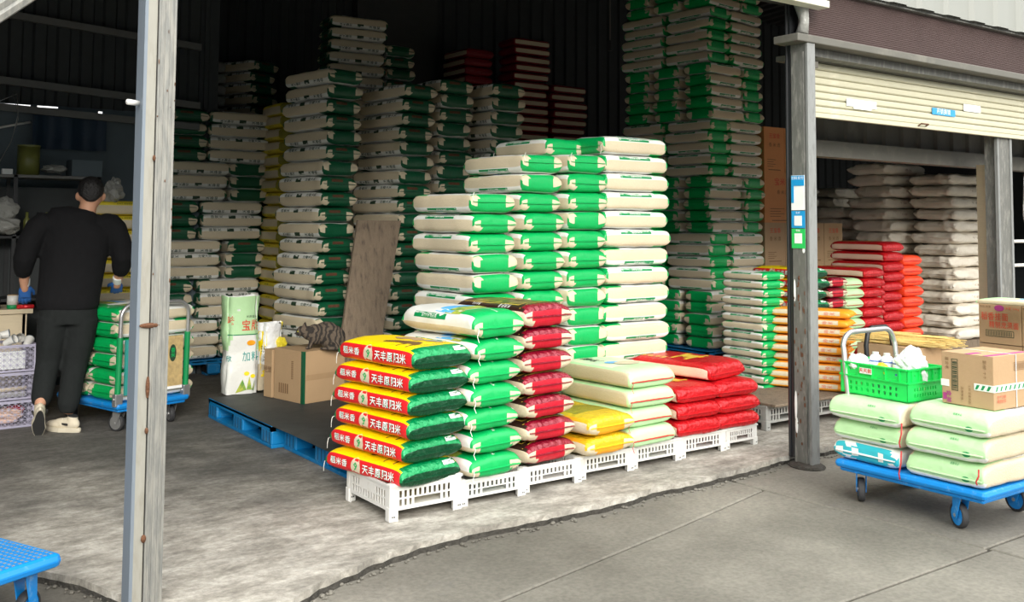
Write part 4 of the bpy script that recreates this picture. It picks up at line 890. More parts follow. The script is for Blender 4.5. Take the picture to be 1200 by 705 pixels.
# ---------------- trolleys ----------------
def make_caster(parent, x, y, top, r=.052, yaw=0, fork='blue_trolley'):
    ca, sa = math.cos(yaw), math.sin(yaw)
    def T(p): return (x+p[0]*ca-p[1]*sa, y+p[0]*sa+p[1]*ca, p[2])
    o = link('caster', None, parent)
    mb = MB(); n = 20; vs = []; fs = []
    prof = [(-.016, r*.80), (-.018, r*.92), (-.012, r), (.012, r), (.018, r*.92), (.016, r*.80)]
    for k_ in range(n):
        a = 2*math.pi*k_/n
        for (w, rr) in prof: vs.append(T((rr*math.cos(a)+.02, w, r+rr*math.sin(a))))
    for k_ in range(n):
        for j in range(5): fs.append((k_*6+j, k_*6+j+1, ((k_+1) % n)*6+j+1, ((k_+1) % n)*6+j))
    mb.add(vs, fs, 'rubber'); mb.build('tyre', o, True, fixn=True)
    mb = MB(); mb.tube([T((.02, -.014, r)), T((.02, .014, r))], r*.8, fork, 16); mb.tube([T((.02, -.027, r)), T((.02, .027, r))], .010, 'steel', 8); mb.build('hub', o)
    mb = MB()
    for s_ in (-1, 1):
        P = [T((-.035, s_*.022, top-.004)), T((.035, s_*.022, top-.004)), T((.038, s_*.022, r-.012)), T((.004, s_*.022, r-.012))]
        Q = [T((-.035, s_*.026, top-.004)), T((.035, s_*.026, top-.004)), T((.038, s_*.026, r-.012)), T((.004, s_*.026, r-.012))]
        mb.add(P+Q, [(0, 1, 2, 3), (7, 6, 5, 4), (0, 4, 5, 1), (1, 5, 6, 2), (2, 6, 7, 3), (3, 7, 4, 0)], fork)
    q = [T((-.045, -.035, top-.006)), T((.045, -.035, top-.006)), T((.045, .035, top-.006)), T((-.045, .035, top-.006))]
    mb.add(q+[(a, b, c+.006) for a, b, c in q], [(3, 2, 1, 0), (4, 5, 6, 7), (0, 1, 5, 4), (1, 2, 6, 5), (2, 3, 7, 6), (3, 0, 4, 7)], fork)
    mb.build('fork', o, fixn=True); return o
def u_handle(parent, x0, x1, y, z0, z1, lean=0, r=.014, sleeve=None, mat='steel'):
    pts = []; c = .09
    for (x, sx) in ((x0, 1),):
        pts += [(x0, y, z0), (x0, y+lean*.5, (z0+z1)/2), (x0, y+lean*.9, z1-c)]
    for k_ in range(1, 6):
        a = math.pi/2*k_/6; pts.append((x0+c-c*math.cos(a), y+lean, z1-c+c*math.sin(a)))
    pts += [(x0+c, y+lean, z1), (x1-c, y+lean, z1)]
    for k_ in range(1, 6):
        a = math.pi/2*k_/6; pts.append((x1-c+c*math.sin(a), y+lean, z1-c+c*math.cos(a)))
    pts += [(x1, y+lean*.9, z1-c), (x1, y+lean*.5, (z0+z1)/2), (x1, y, z0)]
    mb = MB(); mb.tube(pts, r, mat, 12); h = mb.build('handle', parent, True)
    for x in (x0, x1):
        mb = MB(); mb.box(x-.028, x+.028, y-.022, y+.022, z0-.03, z0+.055, 'steel', bev=.006); mb.tube([(x-.034, y, z0+.02), (x+.034, y, z0+.02)], .007, 'steel', 8); mb.build('hinge_bracket', parent)
        if sleeve:
            mb = MB(); mb.tube([(x, y, z0+.05), (x, y+lean*.55, z0+(z1-z0)*.66)], r+.006, sleeve, 10); mb.build('printed_sleeve', h)
    return h
def platform(parent, W, D, z0, z1, ribs=True, bumps=None):
    mb = MB(); mb.box(0, W, 0, D, z0, z1, 'blue_trolley', bev=.018); mb.build('platform', parent)
    mb = MB(); mb.box(.02, W-.02, .02, D-.02, z0-.02, z0+.002, 'blue_trolley', bev=.01); mb.build('underframe', parent)

# right trolley, loaded with pale green bags
TR = empty('flatbed_trolley', 'blue flatbed trolley with grey handle loaded with pale green bags, crate and carton', 'trolley', (4.545, 2.50, -.05))
platform(TR, .66, .84, .175, .215)
for x, y, yw in ((.07, .16, -.5), (.07, .72, -.9), (.59, .14, -.2), (.59, .72, -.4)): make_caster(TR, x, y, .165, .062, yw+math.pi/2)
u_handle(TR, .12, .60, .80, .22, .88, .06, .0145)
def tbag(kind, var, x, y, z, ori, yaw, label, sc_=(1, 1, 1), **k_): return place_bag(kind, var, x, y, z, ori, yaw, label, 'bags on the right blue trolley', sc_, False, .004, **k_)
# ends face the camera: the long axis runs along X, the printed end towards -X
Z = .168
tbag('teal', 0, 4.56, 2.96, Z, 'W', 0, 'white bag with teal leaf pattern at the bottom left of the trolley load', (.92, .90, .95))
tbag('mint', 1, 4.56, 2.95, Z+.106, 'W', 0, 'pale green bag in the middle of the left pile on the trolley', (.95, .92, .92))
tbag('mint', 2, 4.54, 2.93, Z+.218, 'W', R(2), 'pale green bag with white edge directly under the green crate', (.95, .98, .96))
tbag('mint', 3, 4.56, 2.50, Z, 'W', 0, 'pale green bag at the bottom right of the trolley load', (1.05, .95, 1.0))
tbag('mint', 0, 4.55, 2.49, Z+.122, 'W', R(1), 'pale green bag with red stitching in the middle of the right pile', (1.05, .96, 1.0))
tbag('mint', 1, 4.55, 2.48, Z+.243, 'W', R(-2), 'pale green bag directly under the taped carton', (1.05, .97, .98))
for y, z, h in ((2.93, .42, .12), (2.935, .28, .14), (2.53, .27, .07)):
    mb = MB(); mb.tube([(4.545, y, z), (4.528, y-.008, z-h*.4), (4.53, y+.006, z-h*.8), (4.528, y, z-h)], .004, 'red_thread', 6); mb.build('red_string', None, True, label={.42: 'red string hanging between the two upper bags on the trolley', .28: 'red string hanging between the lower bags on the trolley',   .27: 'short red string at the near corner of the trolley load'}[z], cat='string')
# green crate
def green_crate():
    W, D, H = .30, .42, .17; t = .005
    r = empty('green_crate', 'bright green plastic crate of bottles and plastic bags on the trolley load', 'crate', (4.64, 2.955, Z+.340), R(-3))
    def wall(L, o, u, n, nm):
        nn = 9; w0 = .05; us = [0, w0]; gap = (L-2*w0)/nn
        for i in range(nn): us += [us[1]+gap*i+gap*.30, us[1]+gap*(i+1)-gap*.30+.0001]
        us += [L-w0, L]; us = sorted(us)
        vv = [0, .022, .040, .052, .070, .092, .104, .128, .140, H]
        def solid(i, j):
            if i < 1 or i >= len(us)-2: return True
            hole = (i % 2 == 0)
            if j in (1, 3): return not hole
            if j == 5: return not (hole and i % 4 == 0)
            if j == 7: return not (hole and abs(i-len(us)/2) > 4 and i % 4 == 2)
            return True
        mb = MB(); mb.cells(us, vv, solid, t, 'green_plastic', panel_frame(o, u, n))
        for q in (.094, H-.008):
            a = Vector(o)-Vector(n)*.009 if nm in ('l', 'f') else Vector(o)+Vector(n)*t
            b = a+Vector(u)*L+Vector(n)*.009; x0, x1 = sorted((a.x, b.x)); y0, y1 = sorted((a.y, b.y)); mb.box(x0, x1, y0, y1, q, q+.008, 'green_plastic')
        for q in range(5):
            a = Vector(o)+Vector(u)*(L*(q+.5)/5)-(Vector(n)*.008 if nm in ('l', 'f') else -Vector(n)*t); b = a+Vector(u)*.005+Vector(n)*.008
            x0, x1 = sorted((a.x, b.x)); y0, y1 = sorted((a.y, b.y)); mb.box(x0, x1, y0, y1, .102, H-.008, 'green_plastic')
        return mb.build('crate_wall', r, fixn=True)
    wall(D, (0, 0, 0), (0, 1, 0), (1, 0, 0), 'l'); wall(D, (W-t, 0, 0), (0, 1, 0), (1, 0, 0), 'r'); wall(W, (0, 0, 0), (1, 0, 0), (0, 1, 0), 'f'); wall(W, (0, D-t, 0), (1, 0, 0), (0, 1, 0), 'b')
    mb = MB(); mb.box(0, W, 0, D, 0, .006, 'green_plastic'); mb.build('bottom', r)
    mb = MB(); mb.box(-.012, -.009, .21, .285, .118, .148, 'sticker_white'); s_ = mb.build('name_tag', r, label='white tag with pink lettering')
    flat_text(s_, 'lettering', '天天鲜', .026, 'carton_red', lambda u, v, w: (-.0125-w, .2475-u, .133+v), .02)
    return r
green_crate()
pm('bottle_film', (.72, .76, .82), rough=.2, bump=.4, bs=30); pm('bottle_blue', (.08, .14, .45), rough=.3)
b0 = empty('water_bottle', 'white bottle with blue lettering standing in the green crate, nearest the carton', 'bottle', (4.76, 3.08, Z+.35), 0, 'bottles in the green crate')
mb = MB(); mb.tube([(0, 0, 0), (0, 0, .16), (0, 0, .19), (0, 0, .20)], [.032, .032, .030, .022], 'bottle_film', 14); mb.build('body', b0, True)
mb = MB(); mb.tube([(0, 0, .20), (0, 0, .215)], .017, 'white_plastic', 10); mb.build('cap', b0)
mb = MB(); mb.tube([(0, 0, .10), (0, 0, .125)], .0325, 'bottle_blue', 14, False); mb.tube([(0, 0, .165), (0, 0, .172)], .0325, 'bottle_blue', 14, False); mb.build('label_band', b0)
for i, (x, y, l) in enumerate(((4.76, 3.15, 'white bottle with blue lettering standing in the green crate, middle of three'), (4.76, 3.22, 'white bottle with blue lettering standing in the green crate, nearest the handle'))):
    c = copy_tree(b0); c.location = (x, y, Z+.35); c['label'] = l
def crumple(name, c, r, mat, label, cat, sd, amp=.35, f=9, **k_):
    mb = MB(); mb.ell((0, 0, 0), (1, 1, 1), mat, 28, 20); vs = []
    for v in mb.v:
        p = Vector(v); d = 1+amp*noise.noise(p*1.6+Vector((sd, 0, 0)))+amp*.6*abs(noise.noise(p*4+Vector((0, sd, 0)))); vs.append((c[0]+p.x*r[0]*d, c[1]+p.y*r[1]*d, c[2]+p.z*r[2]*d))
    mb.v = vs; return mb.build(name, None, False, label=label, cat=cat, **k_)
crumple('plastic_bag', (4.79, 3.02, Z+.50), (.07, .075, .10), 'poly_clear_white', 'crumpled white plastic bag rising out of the green crate beside the carton', 'plastic bag', 3)
crumple('plastic_bag', (4.72, 3.30, Z+.495), (.06, .055, .05), 'poly_clear_white', 'small white plastic bag at the handle end of the green crate', 'plastic bag', 5)
crumple('snack_packet', (4.70, 3.14, Z+.485), (.03, .035, .03), 'yellow_print', 'yellow packet lying among the bottles in the green crate', 'packet', 8)
# taped carton on the trolley
tc_ = carton('taped_carton', 4.66, 2.51, Z+.368, .36, .275, .255, 'brown cardboard carton with green and white tape on the trolley load', 'carton', rz=R(-3))
F = lambda u, v, w: (-.001-w, .1375-u, .1275+v)
pm('tape_white', (.72, .76, .70), rough=.3)
mb = MB(); mb.box(-.003, .362, -.003, .10, .085, .118, 'tape_white'); mb.box(-.003, .0, .235, .278, .085, .118, 'tape_white'); tp = mb.build('printed_tape', tc_, label='white tape with green leaf print')
mb = MB()
for q in range(9): mb.add([(.01+q*.038, -.0036, .09), (.022+q*.038, -.0036, .09), (.034+q*.038, -.0036, .112), (.02+q*.038, -.0036, .112)], [(0, 1, 2, 3)], 'label_green')
for q in range(3): mb.add([(-.0036, .095-q*.03, .09), (-.0036, .083-q*.03, .09), (-.0036, .07-q*.03, .112), (-.0036, .085-q*.03, .112)], [(0, 1, 2, 3)], 'label_green')
mb.build('leaf_print', tp)
mb = MB(); x_ = -.0022
for q in range(19): mb.add([(x_, .215, .075+q*.0075), (x_, .190, .075+q*.0075), (x_, .190, .075+q*.0075+.0028+(q % 3)*.0012), (x_, .215, .075+q*.0075+.0028+(q % 3)*.0012)], [(0, 1, 2, 3)], 'ink_dark')
for (a, b, c, d) in ((.185, .188, .068, .224), (.217, .220, .068, .224), (.185, .220, .068, .071), (.185, .220, .221, .224)): mb.add([(x_, b, c), (x_, a, c), (x_, a, d), (x_, b, d)], [(0, 1, 2, 3)], 'ink_dark')
for q in range(14): mb.add([(.18+q*.009, -.0025, .185), (.183+q*.009, -.0025, .185), (.183+q*.009, -.0025, .215), (.18+q*.009, -.0025, .215)], [(0, 1, 2, 3)], 'kraft_ink')
for (a, b, c, d) in ((.17, .31, .180, .182), (.17, .31, .218, .220), (.17, .172, .18, .22), (.308, .31, .18, .22)): mb.add([(a, -.0025, c), (b, -.0025, c), (b, -.0025, d), (a, -.0025, d)], [(0, 1, 2, 3)], 'kraft_ink')
mb.build('printed_code', tc_)
mb = MB(); mb.add([(x_, .268, .018), (x_, .248, .018), (x_, .248, .052), (x_, .268, .052)], [(0, 1, 2, 3)], 'purple_ink'); mb.build('logo_block', tc_)
flat_text(tc_, 'lettering', '美食', .030, 'purple_ink', lambda u, v, w: (-.0015-w, .238-v, .035+u), .01)
flat_text(tc_, 'lettering', '请勿重压 向上', .014, 'kraft_ink', lambda u, v, w: (-.0015-w, .125-v, .06+u)); flat_text(tc_, 'lettering', '易碎物品', .016, 'kraft_ink', lambda u, v, w: (-.0015-w, .165-v, .06+u))
flat_text(tc_, 'lettering', '↑↑ 怕湿', .022, 'kraft_ink', lambda u, v, w: (-.0015-w, .045-v*.9, .19+u)); flat_text(tc_, 'lettering', '净含量', .02, 'kraft_ink', lambda u, v, w: (-.0015-w, .245-v, .2+u))
flat_text(tc_, 'lettering', '生产日期', .018, 'carton_red', lambda u, v, w: (.06+u, -.0015-w, .06+v)); flat_text(tc_, 'lettering', '精选好品', .018, 'carton_red', lambda u, v, w: (.06+u, -.0015-w, .04+v))
mb = MB(); mb.box(.0, .10, .12, .15, .2551, .2562, 'purple_ink'); mb.box(.0, .34, .03, .055, .2551, .2562, 'purple_ink'); mb.build('purple_tape', tc_)
mb = MB(); mb.box(.185, .190, -.0045, -.0035, 0, .258, 'poly_clear_white'); mb.box(.185, .190, -.0045, .278, .2555, .2575, 'poly_clear_white'); mb.build('packing_strap', tc_)

# cartons standing behind the trolley at the right edge
for i, (y, z, w) in enumerate(((3.46, .60, 'upper, nearer the white sacks'), (3.155, .60, 'upper, at the picture edge'), (3.46, .30, 'middle, nearer the white sacks'), (3.155, .30, 'middle, at the picture edge'), (3.46, 0, 'lowest, nearer the white sacks'), (3.155, 0, 'lowest, at the picture edge'))):
    r = carton('noodle_carton', 6.80, y, z-.05*(z == 0), .38, .30, .295+.05*(z == 0), f'brown noodle carton with red lettering, {w}', 'carton', group='red lettered cartons at the right')
    if z > 0:
        G_ = lambda u, v, w_: (-.0012-w_, .15-u, .15+v)
        flat_text(r, 'red_title', '稻香挂面', .058, 'carton_red', lambda u, v, w_: G_(u-.035, v+.035, w_), .015, sx=.8); flat_text(r, 'red_title', '精制龙须面', .05, 'carton_red', lambda u, v, w_: G_(u+.03, v-.02, w_), .015, sx=.8)
        flat_text(r, 'lettering', '净重 10kg', .022, 'carton_red', lambda u, v, w_: G_(u+.09, v+.10, w_)); flat_text(r, 'lettering', '勿压 防潮', .018, 'kraft_ink', lambda u, v, w_: G_(u-.10, v+.105, w_))
        mb = MB(); g = disc2d(0, .10, .035, .022); mb.add([G_(u, v, .001) for u, v in g[0]], g[1], 'purple_ink')
        mb.add([G_(u, v, .001) for u, v in ((-.10, -.10), (.10, -.10), (.10, -.055), (-.10, -.055))], [(3, 2, 1, 0)], 'ink_dark')
        mb.add([G_(u, v, .0016) for u, v in ((-.096, -.096), (.096, -.096), (.096, -.059), (-.096, -.059))], [(3, 2, 1, 0)], 'kraft')
        for q in range(20): mb.add([G_(u, v, .0022) for u, v in ((-.09+q*.009, -.093), (-.086+q*.009, -.093), (-.086+q*.009, -.062), (-.09+q*.009, -.062))], [(3, 2, 1, 0)], 'ink_dark')
        mb.build('printed_code', r)
place_bag('pale', 2, 6.76, 3.12, .90, 'S', R(95), 'green printed bag lying on the red lettered cartons', None, (.8, .8, .32), skip=('printed_label',))
carton('low_carton', 6.05, 3.78, -.0, .42, .46, .60, 'brown carton under the yellow noodle bundle behind the green crate')
nd = empty('noodle_bundle', 'pile of straw yellow dried noodle sticks behind the green crate', 'noodles', (6.25, 4.02, .60))
mb = MB()
for _ in range(260):
    a = random.gauss(0, .10); x, y, z = random.uniform(-.16, .16), random.uniform(-.2, .2), random.uniform(.004, .075); L_ = .2
    d = Vector((math.sin(a)+.2, -math.cos(a), random.gauss(0, .03)))*L_; c = Vector((x, y, z*(1-abs(x)*3))); mb.tube([c-d, c+d], .0035, 'noodle', 4, False)
mb.build('sticks', nd, kind='stuff')
mb = MB(); pts_ = [(6.18, 4.10, .3), (6.18, 4.12, .62), (6.20, 4.12, .72), (6.24, 4.12, .755), (6.40, 4.12, .755), (6.45, 4.12, .72), (6.47, 4.12, .62), (6.47, 4.10, .3)]
hr = empty('hand_truck', 'second hand trolley with a black padded handle behind the green crate', 'trolley', (0, 0, 0))
mb = MB(); mb.tube([(5.78, 3.95, .14), (5.78, 3.98, .62), (5.80, 3.98, .70), (5.84, 3.98, .735), (6.0, 3.98, .735)]+[(6.06, 3.98, .70), (6.08, 3.98, .62), (6.08, 3.95, .14)], .016, 'black_metal', 10); mb.build('handle', hr, True)
mb = MB(); mb.box(5.70, 6.02, 3.48, 3.98, .10, .14, 'blue_trolley', bev=.01); mb.build('platform', hr)
for x, y in ((5.76, 3.55), (5.96, 3.55), (5.76, 3.92), (5.96, 3.92)): make_caster(hr, x, y, .10, .05, 0)
hr.location = (0, 0, .0)
# right edge extras
mb = MB(); mb.box(7.86, 7.89, 4.22, 4.34, 0, 1.93, 'wood_pale'); mb.build('upright_board', label='pale wooden board standing just left of the right post', cat='board')
crumple('plastic_bag', (8.02, 3.98, 1.62), (.07, .05, .30), 'poly_clear_white', 'white plastic bag hanging at the right edge beside the right post', 'plastic bag', 11, .15)
lf = empty('folding_frame', 'white metal frame leaning at the right edge beyond the cartons', 'frame', (8.06, 4.2, 0))
for x in (0, .42): mb = MB(); mb.tube([(x, 0, 0), (x, 0, 1.32)], .018, 'white_plastic', 8); mb.build('upright', lf)
for z in (.3, .7, 1.1, 1.30): mb = MB(); mb.tube([(0, 0, z), (.42, 0, z)], .014, 'white_plastic', 8); mb.build('rung', lf)

# left trolley
TL = empty('flatbed_trolley', 'blue flatbed trolley in front of the man loaded with green rice bags', 'trolley', (1.70, 6.88, 0), R(17))
platform(TL, .56, .80, .16, .20)
for x, y, yw in ((.08, .10, 1.9), (.48, .10, 1.3), (.08, .70, 1.6), (.48, .70, 1.6)): make_caster(TL, x, y, .145, .058, yw, 'steel')
u_handle(TL, .02, .54, .03, .21, .86, -.02, .014, 'label_green')
mb = MB(); mb.box(.06, .50, .012, .026, .25, .62, 'teal_print'); ap = mb.build('advert_panel', TL, label='printed advert panel hung on the handle')
mb = MB(); mb.box(.30, .50, .0105, .012, .25, .62, 'straw_art'); g = disc2d(.42, .50, .028, .06); mb.add([(u, .0095, v) for u, v in g[0]], g[1], 'ink_dark'); mb.box(.30, .50, .0095, .0105, .25, .27, 'ink_white'); mb.build('printed_field', ap)
flat_text(ap, 'lettering', '香\n米', .035, 'bright_green', lambda u, v, w: (.42+u, .009-w, .50+v), .02)
u17 = Vector((math.cos(R(17)), math.sin(R(17)), 0)); v17 = Vector((-math.sin(R(17)), math.cos(R(17)), 0)); T0 = Vector((1.70, 6.88, 0))
for i in range(6):
    for j, nm in ((0, 'near'), (1, 'far')):
        p = T0+u17*(.01)+v17*(.05+.36*j)
        top = 6-i; word = 'topmost' if top == 1 else ordw(top)+' from top'
        place_bag('green', i % 4, p.x, p.y, .20+i*.106, 'W', R(17), f'green ended rice bag, {word}, {nm} row on left trolley', 'bags on the left blue trolley', (1.02, .98, .86), i % 2 == 0, .014, ('front_print', 'sewing_thread') if i < 5 else ())

# corner of a third trolley at the lower left
TC3 = empty('flatbed_trolley', 'corner of a blue dimpled flatbed trolley at the lower left of the picture', 'trolley', (.80, 3.93, -.05), R(25))
mb = MB(); mb.box(-.62, 0, 0, .92, .205, .255, 'blue_trolley', bev=.022); mb.build('platform', TC3)
mb = MB()
for i in range(24):
    for j in range(36):
        x = -.595+i*.0245; y = .03+j*.0245; mb.add([(x-.007, y-.007, .2545), (x+.007, y-.007, .2545), (x+.007, y+.007, .2545), (x-.007, y+.007, .2545), (x, y, .2585)], [(0, 1, 4), (1, 2, 4), (2, 3, 4), (3, 0, 4)], 'galv_blue')
mb.build('anti_slip_dimples', TC3, kind='stuff')
for x, y in ((-.09, .09), (-.53, .09), (-.09, .83), (-.53, .83)): make_caster(TC3, x, y, .205, .062, .4)

# ---------------- things on the mat ----------------
# open, half empty bag standing upright
eb = empty('open_rice_bag', 'open pale green and white rice bag standing upright and half empty on the mat', 'bag', (2.66, 7.22, .143), R(-6))
def tower(base, topw, H_, mat_f, sd):
    mb = MB(); n_ = 28; rows_ = 18; vs = []
    for j in range(rows_+1):
        t = j/rows_; z = H_*t
        for k_ in range(n_):
            a = 2*math.pi*k_/n_; ca, sa = math.cos(a), math.sin(a); e = .35
            x = math.copysign(abs(ca)**e, ca)*(base[0]*(1-t)+topw[0]*t)/2; y = math.copysign(abs(sa)**e, sa)*(base[1]*(1-t)+topw[1]*t)/2
            pinch = -.035*t*math.exp(-((abs(ca)-.72)*4)**2) if sa < 0 else 0
            q = Vector((ca*2, sa*2, z*5+sd)); d = .022*noise.noise(q)+.012*noise.noise(q*2.7)+pinch
            vs.append((x+ca*d+.03*t*t*(sd > 5), y+sa*d-pinch*.6, z+.02*noise.noise(Vector((a*1.5, sd, 0)))*(j == rows_)))
    f = [(j*n_+k_, j*n_+(k_+1) % n_, (j+1)*n_+(k_+1) % n_, (j+1)*n_+k_) for j in range(rows_) for k_ in range(n_)]
    inner = [(x*.96, y*.96, z) for x, y, z in vs]
    for i, face in enumerate(f):
        j = i//n_; mb.add([vs[q] for q in face], [(0, 1, 2, 3)], mat_f(j/rows_, (i % n_)/n_))
    mb.add(inner, [ff[::-1] for ff in f if min(ff) >= n_*6], 'poly_clear_white'); mb.add([(x, y, .01) for x, y, z in vs[:n_]], [tuple(range(n_-1, -1, -1))], 'white_print')
    return mb
def ebz(t, a):
    x = math.cos(2*math.pi*a)
    lim = .50+.10*math.cos((abs(x))*3)
    return 'pale_green' if t > lim else 'white_print'
tb = tower((.24, .16), (.27, .19), .72, ebz, 2)
def weld(mb):
    me = mb.mesh('w'); bm = bmesh.new(); bm.from_mesh(me); bmesh.ops.remove_doubles(bm, verts=bm.verts, dist=1e-5); bm.to_mesh(me); bm.free()
    me.polygons.foreach_set('use_smooth', [True]*len(me.polygons)); return me
me = weld(tb); me.name = 'bag_body'; link('bag_body', me, eb)
def wrap_print(parent, me, items, name='front_print'):
    bv = BVHTree.FromPolygons([tuple(v.co) for v in me.vertices], [tuple(p.vertices) for p in me.polygons]); mb = MB()
    for k_, (g, mat_) in enumerate(items):
        o_ = []
        for u, v in g[0]:
            h = bv.ray_cast(Vector((u, -1, v)), Vector((0, 1, 0)))
            if h[0] is None: o_ = None; break
            o_.append(h[0]+Vector((0, -.0018-.0006*k_, 0)))
        if o_: mb.add(o_, g[1], mat_)
    return mb.build(name, parent)
wrap_print(eb, me, [(shift(text2d('宝牌', .085, .02), .055, .50, .8), 'carton_red'), (shift(text2d('味', .07, .02), -.09, .54, .6), 'carton_red'), (shift(text2d('加料', .075, .01), .06, .27, .8), 'teal_print'), (disc2d(.06, .375, .032, .02), 'orange_print'),
    (rect2d(-.11, .115, .435, .442, 10, 1), 'label_green'), (shift(text2d('优质香米', .02, 0), .06, .57), 'ink_dark'), (([(-.05, .01), (.0, .11), (.03, .03), (.05, .13), (.07, .03), (.09, .10), (.085, .02)], [(0, 1, 2), (2, 3, 4), (4, 5, 6)]), 'field'), (disc2d(.03, .15, .02, .015), 'yellow_print'), (disc2d(.075, .13, .018, .014), 'yellow_print'), (shift(text2d('欣', .05, .01), -.10, .26, .7), 'teal_print')])
eb2 = empty('open_plastic_bag', 'clear plastic bag with yellow stripe slumped between the open bag and the cat', 'bag', (2.90, 7.30, .143), R(5))
tb = tower((.20, .16), (.20, .13), .50, lambda t, a: 'cream' if t < .35 else ('yellow_strip' if (t > .88 and a > .8) else 'poly_clear_white'), 7)
me2 = weld(tb); me2.name = 'bag_body'; link('bag_body', me2, eb2)
wrap_print(eb2, me2, [(rect2d(-.075, -.035, .10, .44, 2, 12), 'yellow_print'), (shift(text2d('编\n织\n袋\n米', .03, .01), -.055, .27), 'ink_dark')], 'yellow_stripe')
crumple('plastic_bag', (2.99, 7.24, .49), (.04, .035, .04), 'yellow_strip', 'yellow crumpled bag mouth tucked behind the cat', 'plastic bag', 21)

bx = carton('cat_carton', 2.86, 6.50, .143, .36, .36, .365, 'brown cardboard carton with the cat sitting on it', 'carton', rz=R(12))
mb = MB(); mb.box(.02, .36, -.002, 0, .16, .20, 'kraft_inside'); mb.build('tape', bx)
mb = MB(); mb.box(-.002, .012, -.0025, .004, 0, .366, 'dark_green'); mb.box(-.0025, .0, -.002, .03, 0, .366, 'dark_green'); mb.build('green_edge_band', bx)
mb = MB(); x_ = -.0012
for q in range(12): mb.add([(x_, .15, .16+q*.011), (x_, .125, .16+q*.011), (x_, .125, .166+q*.011), (x_, .15, .166+q*.011)], [(0, 1, 2, 3)], 'kraft_ink')
for q in range(5): mb.add([(x_, .30-.025*q, .05), (x_, .285-.025*q, .05), (x_, .285-.025*q, .12), (x_, .30-.025*q, .12)], [(0, 1, 2, 3)], 'kraft_ink')
mb.build('printed_code', bx)
b2 = carton('thin_carton', 2.772, 6.868, .143, .30, .10, .345, 'thin cardboard carton standing against the far side of the cat carton', 'carton', rz=R(12))
flat_text(b2, 'lettering', '轻放', .05, 'kraft_ink', lambda u, v, w: (-.0015-w, .05-u, .2+v))

# leaning plank
mb = MB(); P1 = [(3.30, 6.93, .146), (3.64, 6.93, .146), (3.97, 7.12, 1.44), (3.575, 7.12, 1.44)]
n_ = 14; vs = []
for k_ in (0, .028):
    for j in range(n_+1):
        t = j/n_
        for i in range(7):
            s_ = i/6; a = Vector(P1[0]).lerp(Vector(P1[3]), t); b = Vector(P1[1]).lerp(Vector(P1[2]), t); p = a.lerp(b, s_)
            e = .004*noise.noise(Vector((t*12, s_*3, 1)))*(i in (0, 6)); vs.append((p.x+e, p.y+k_+.002*noise.noise(p*14), p.z))
m_ = (n_+1)*7; fs = []
for o_, fl in ((0, 0), (m_, 1)):
    for j in range(n_):
        for i in range(6):
            f = (o_+j*7+i, o_+j*7+i+1, o_+(j+1)*7+i+1, o_+(j+1)*7+i); fs.append(f[::-1] if fl else f)
for j in range(n_): fs += [(j*7, (j+1)*7, m_+(j+1)*7, m_+j*7), (j*7+6, m_+j*7+6, m_+(j+1)*7+6, (j+1)*7+6)]
for i in range(6): fs += [(i, m_+i, m_+i+1, i+1), (n_*7+i, n_*7+i+1, m_+n_*7+i+1, m_+n_*7+i)]
mb.add(vs, fs, 'wood_grey'); mb.build('plank', label='wide weathered grey wooden plank leaning against the dark green stacks', cat='plank')

# ---------------- the cat ----------------
cat = empty('cat', 'brown tabby cat crouching on the carton and looking down to the left', 'cat', (2.98, 6.62, .508), R(0))
# local x runs to the right in the picture, y away from the camera
CX, CY = Vector((.86, -.51, 0)), Vector((.51, .86, 0))
def cp(x, y, z): v = CX*x+CY*y; return (v.x, v.y, z)
mb = MB(); RC = Matrix.Rotation(math.atan2(CX.y, CX.x), 3, 'Z')
def ce(x, y, z, r, t=None): mb.ell(cp(x, y, z), r, 'cat_fur', 16, 12, RC @ (t or Matrix.Identity(3)))
RY = lambda a: Matrix.Rotation(R(a), 3, 'Y')
ce(.135, 0, .085, (.098, .078, .088)); ce(.09, 0, .115, (.10, .068, .082), RY(-8)); ce(.02, 0, .105, (.07, .058, .075), RY(-20)); ce(.165, -.035, .06, (.062, .045, .062)); ce(.165, .04, .06, (.062, .04, .062))
ce(-.035, -.005, .115, (.048, .045, .052), RY(-35)); ce(-.075, -.01, .130, (.044, .040, .038)); ce(-.108, -.014, .112, (.022, .020, .016)); ce(-.09, -.012, .115, (.03, .028, .022))
for s_ in (-.032, .026):
    mb.tube([cp(.0, s_, .10), cp(-.012, s_, .05), cp(-.02, s_, .014)], [.024, .017, .014], 'cat_fur', 10); ce(-.032, s_, .010, (.022, .013, .011))
    mb.tube([cp(.17, s_*2, .05), cp(.15, s_*2, .018), cp(.11, s_*2.1, .012)], [.035, .02, .013], 'cat_fur', 10)
for s_ in (-.026, .018): mb.tube([cp(-.062, s_, .155), cp(-.062, s_*1.25, .178), cp(-.060, s_*1.35, .194)], [.016, .010, .002], 'cat_fur', 8)
mb.tube([cp(.20, .03, .03), cp(.225, 0, .02), cp(.215, -.05, .016), cp(.17, -.085, .015), cp(.11, -.095, .015), cp(.06, -.085, .014)], [.02, .016, .015, .014, .012, .008], 'cat_fur', 10)
organic('body', mb, .0055, 3, parent=cat)
mb = MB(); mb.ell(cp(-.104, -.040, .130), (.006, .005, .006), 'glass_eye', 10, 8); mb.ell(cp(-.112, .012, .130), (.006, .005, .006), 'glass_eye', 10, 8); mb.build('eyes', cat, True)
mb = MB(); mb.ell(cp(-.130, -.014, .112), (.005, .005, .004), 'ink_black', 8, 6); mb.build('nose', cat, True)
mb = MB()
for s_ in (-1, 1):
    for q in range(3): mb.tube([cp(-.118, -.014+s_*.012, .106), cp(-.125, -.014+s_*.045, .100+q*.008)], .0006, 'ink_white', 4)
mb.build('whiskers', cat, kind='stuff')

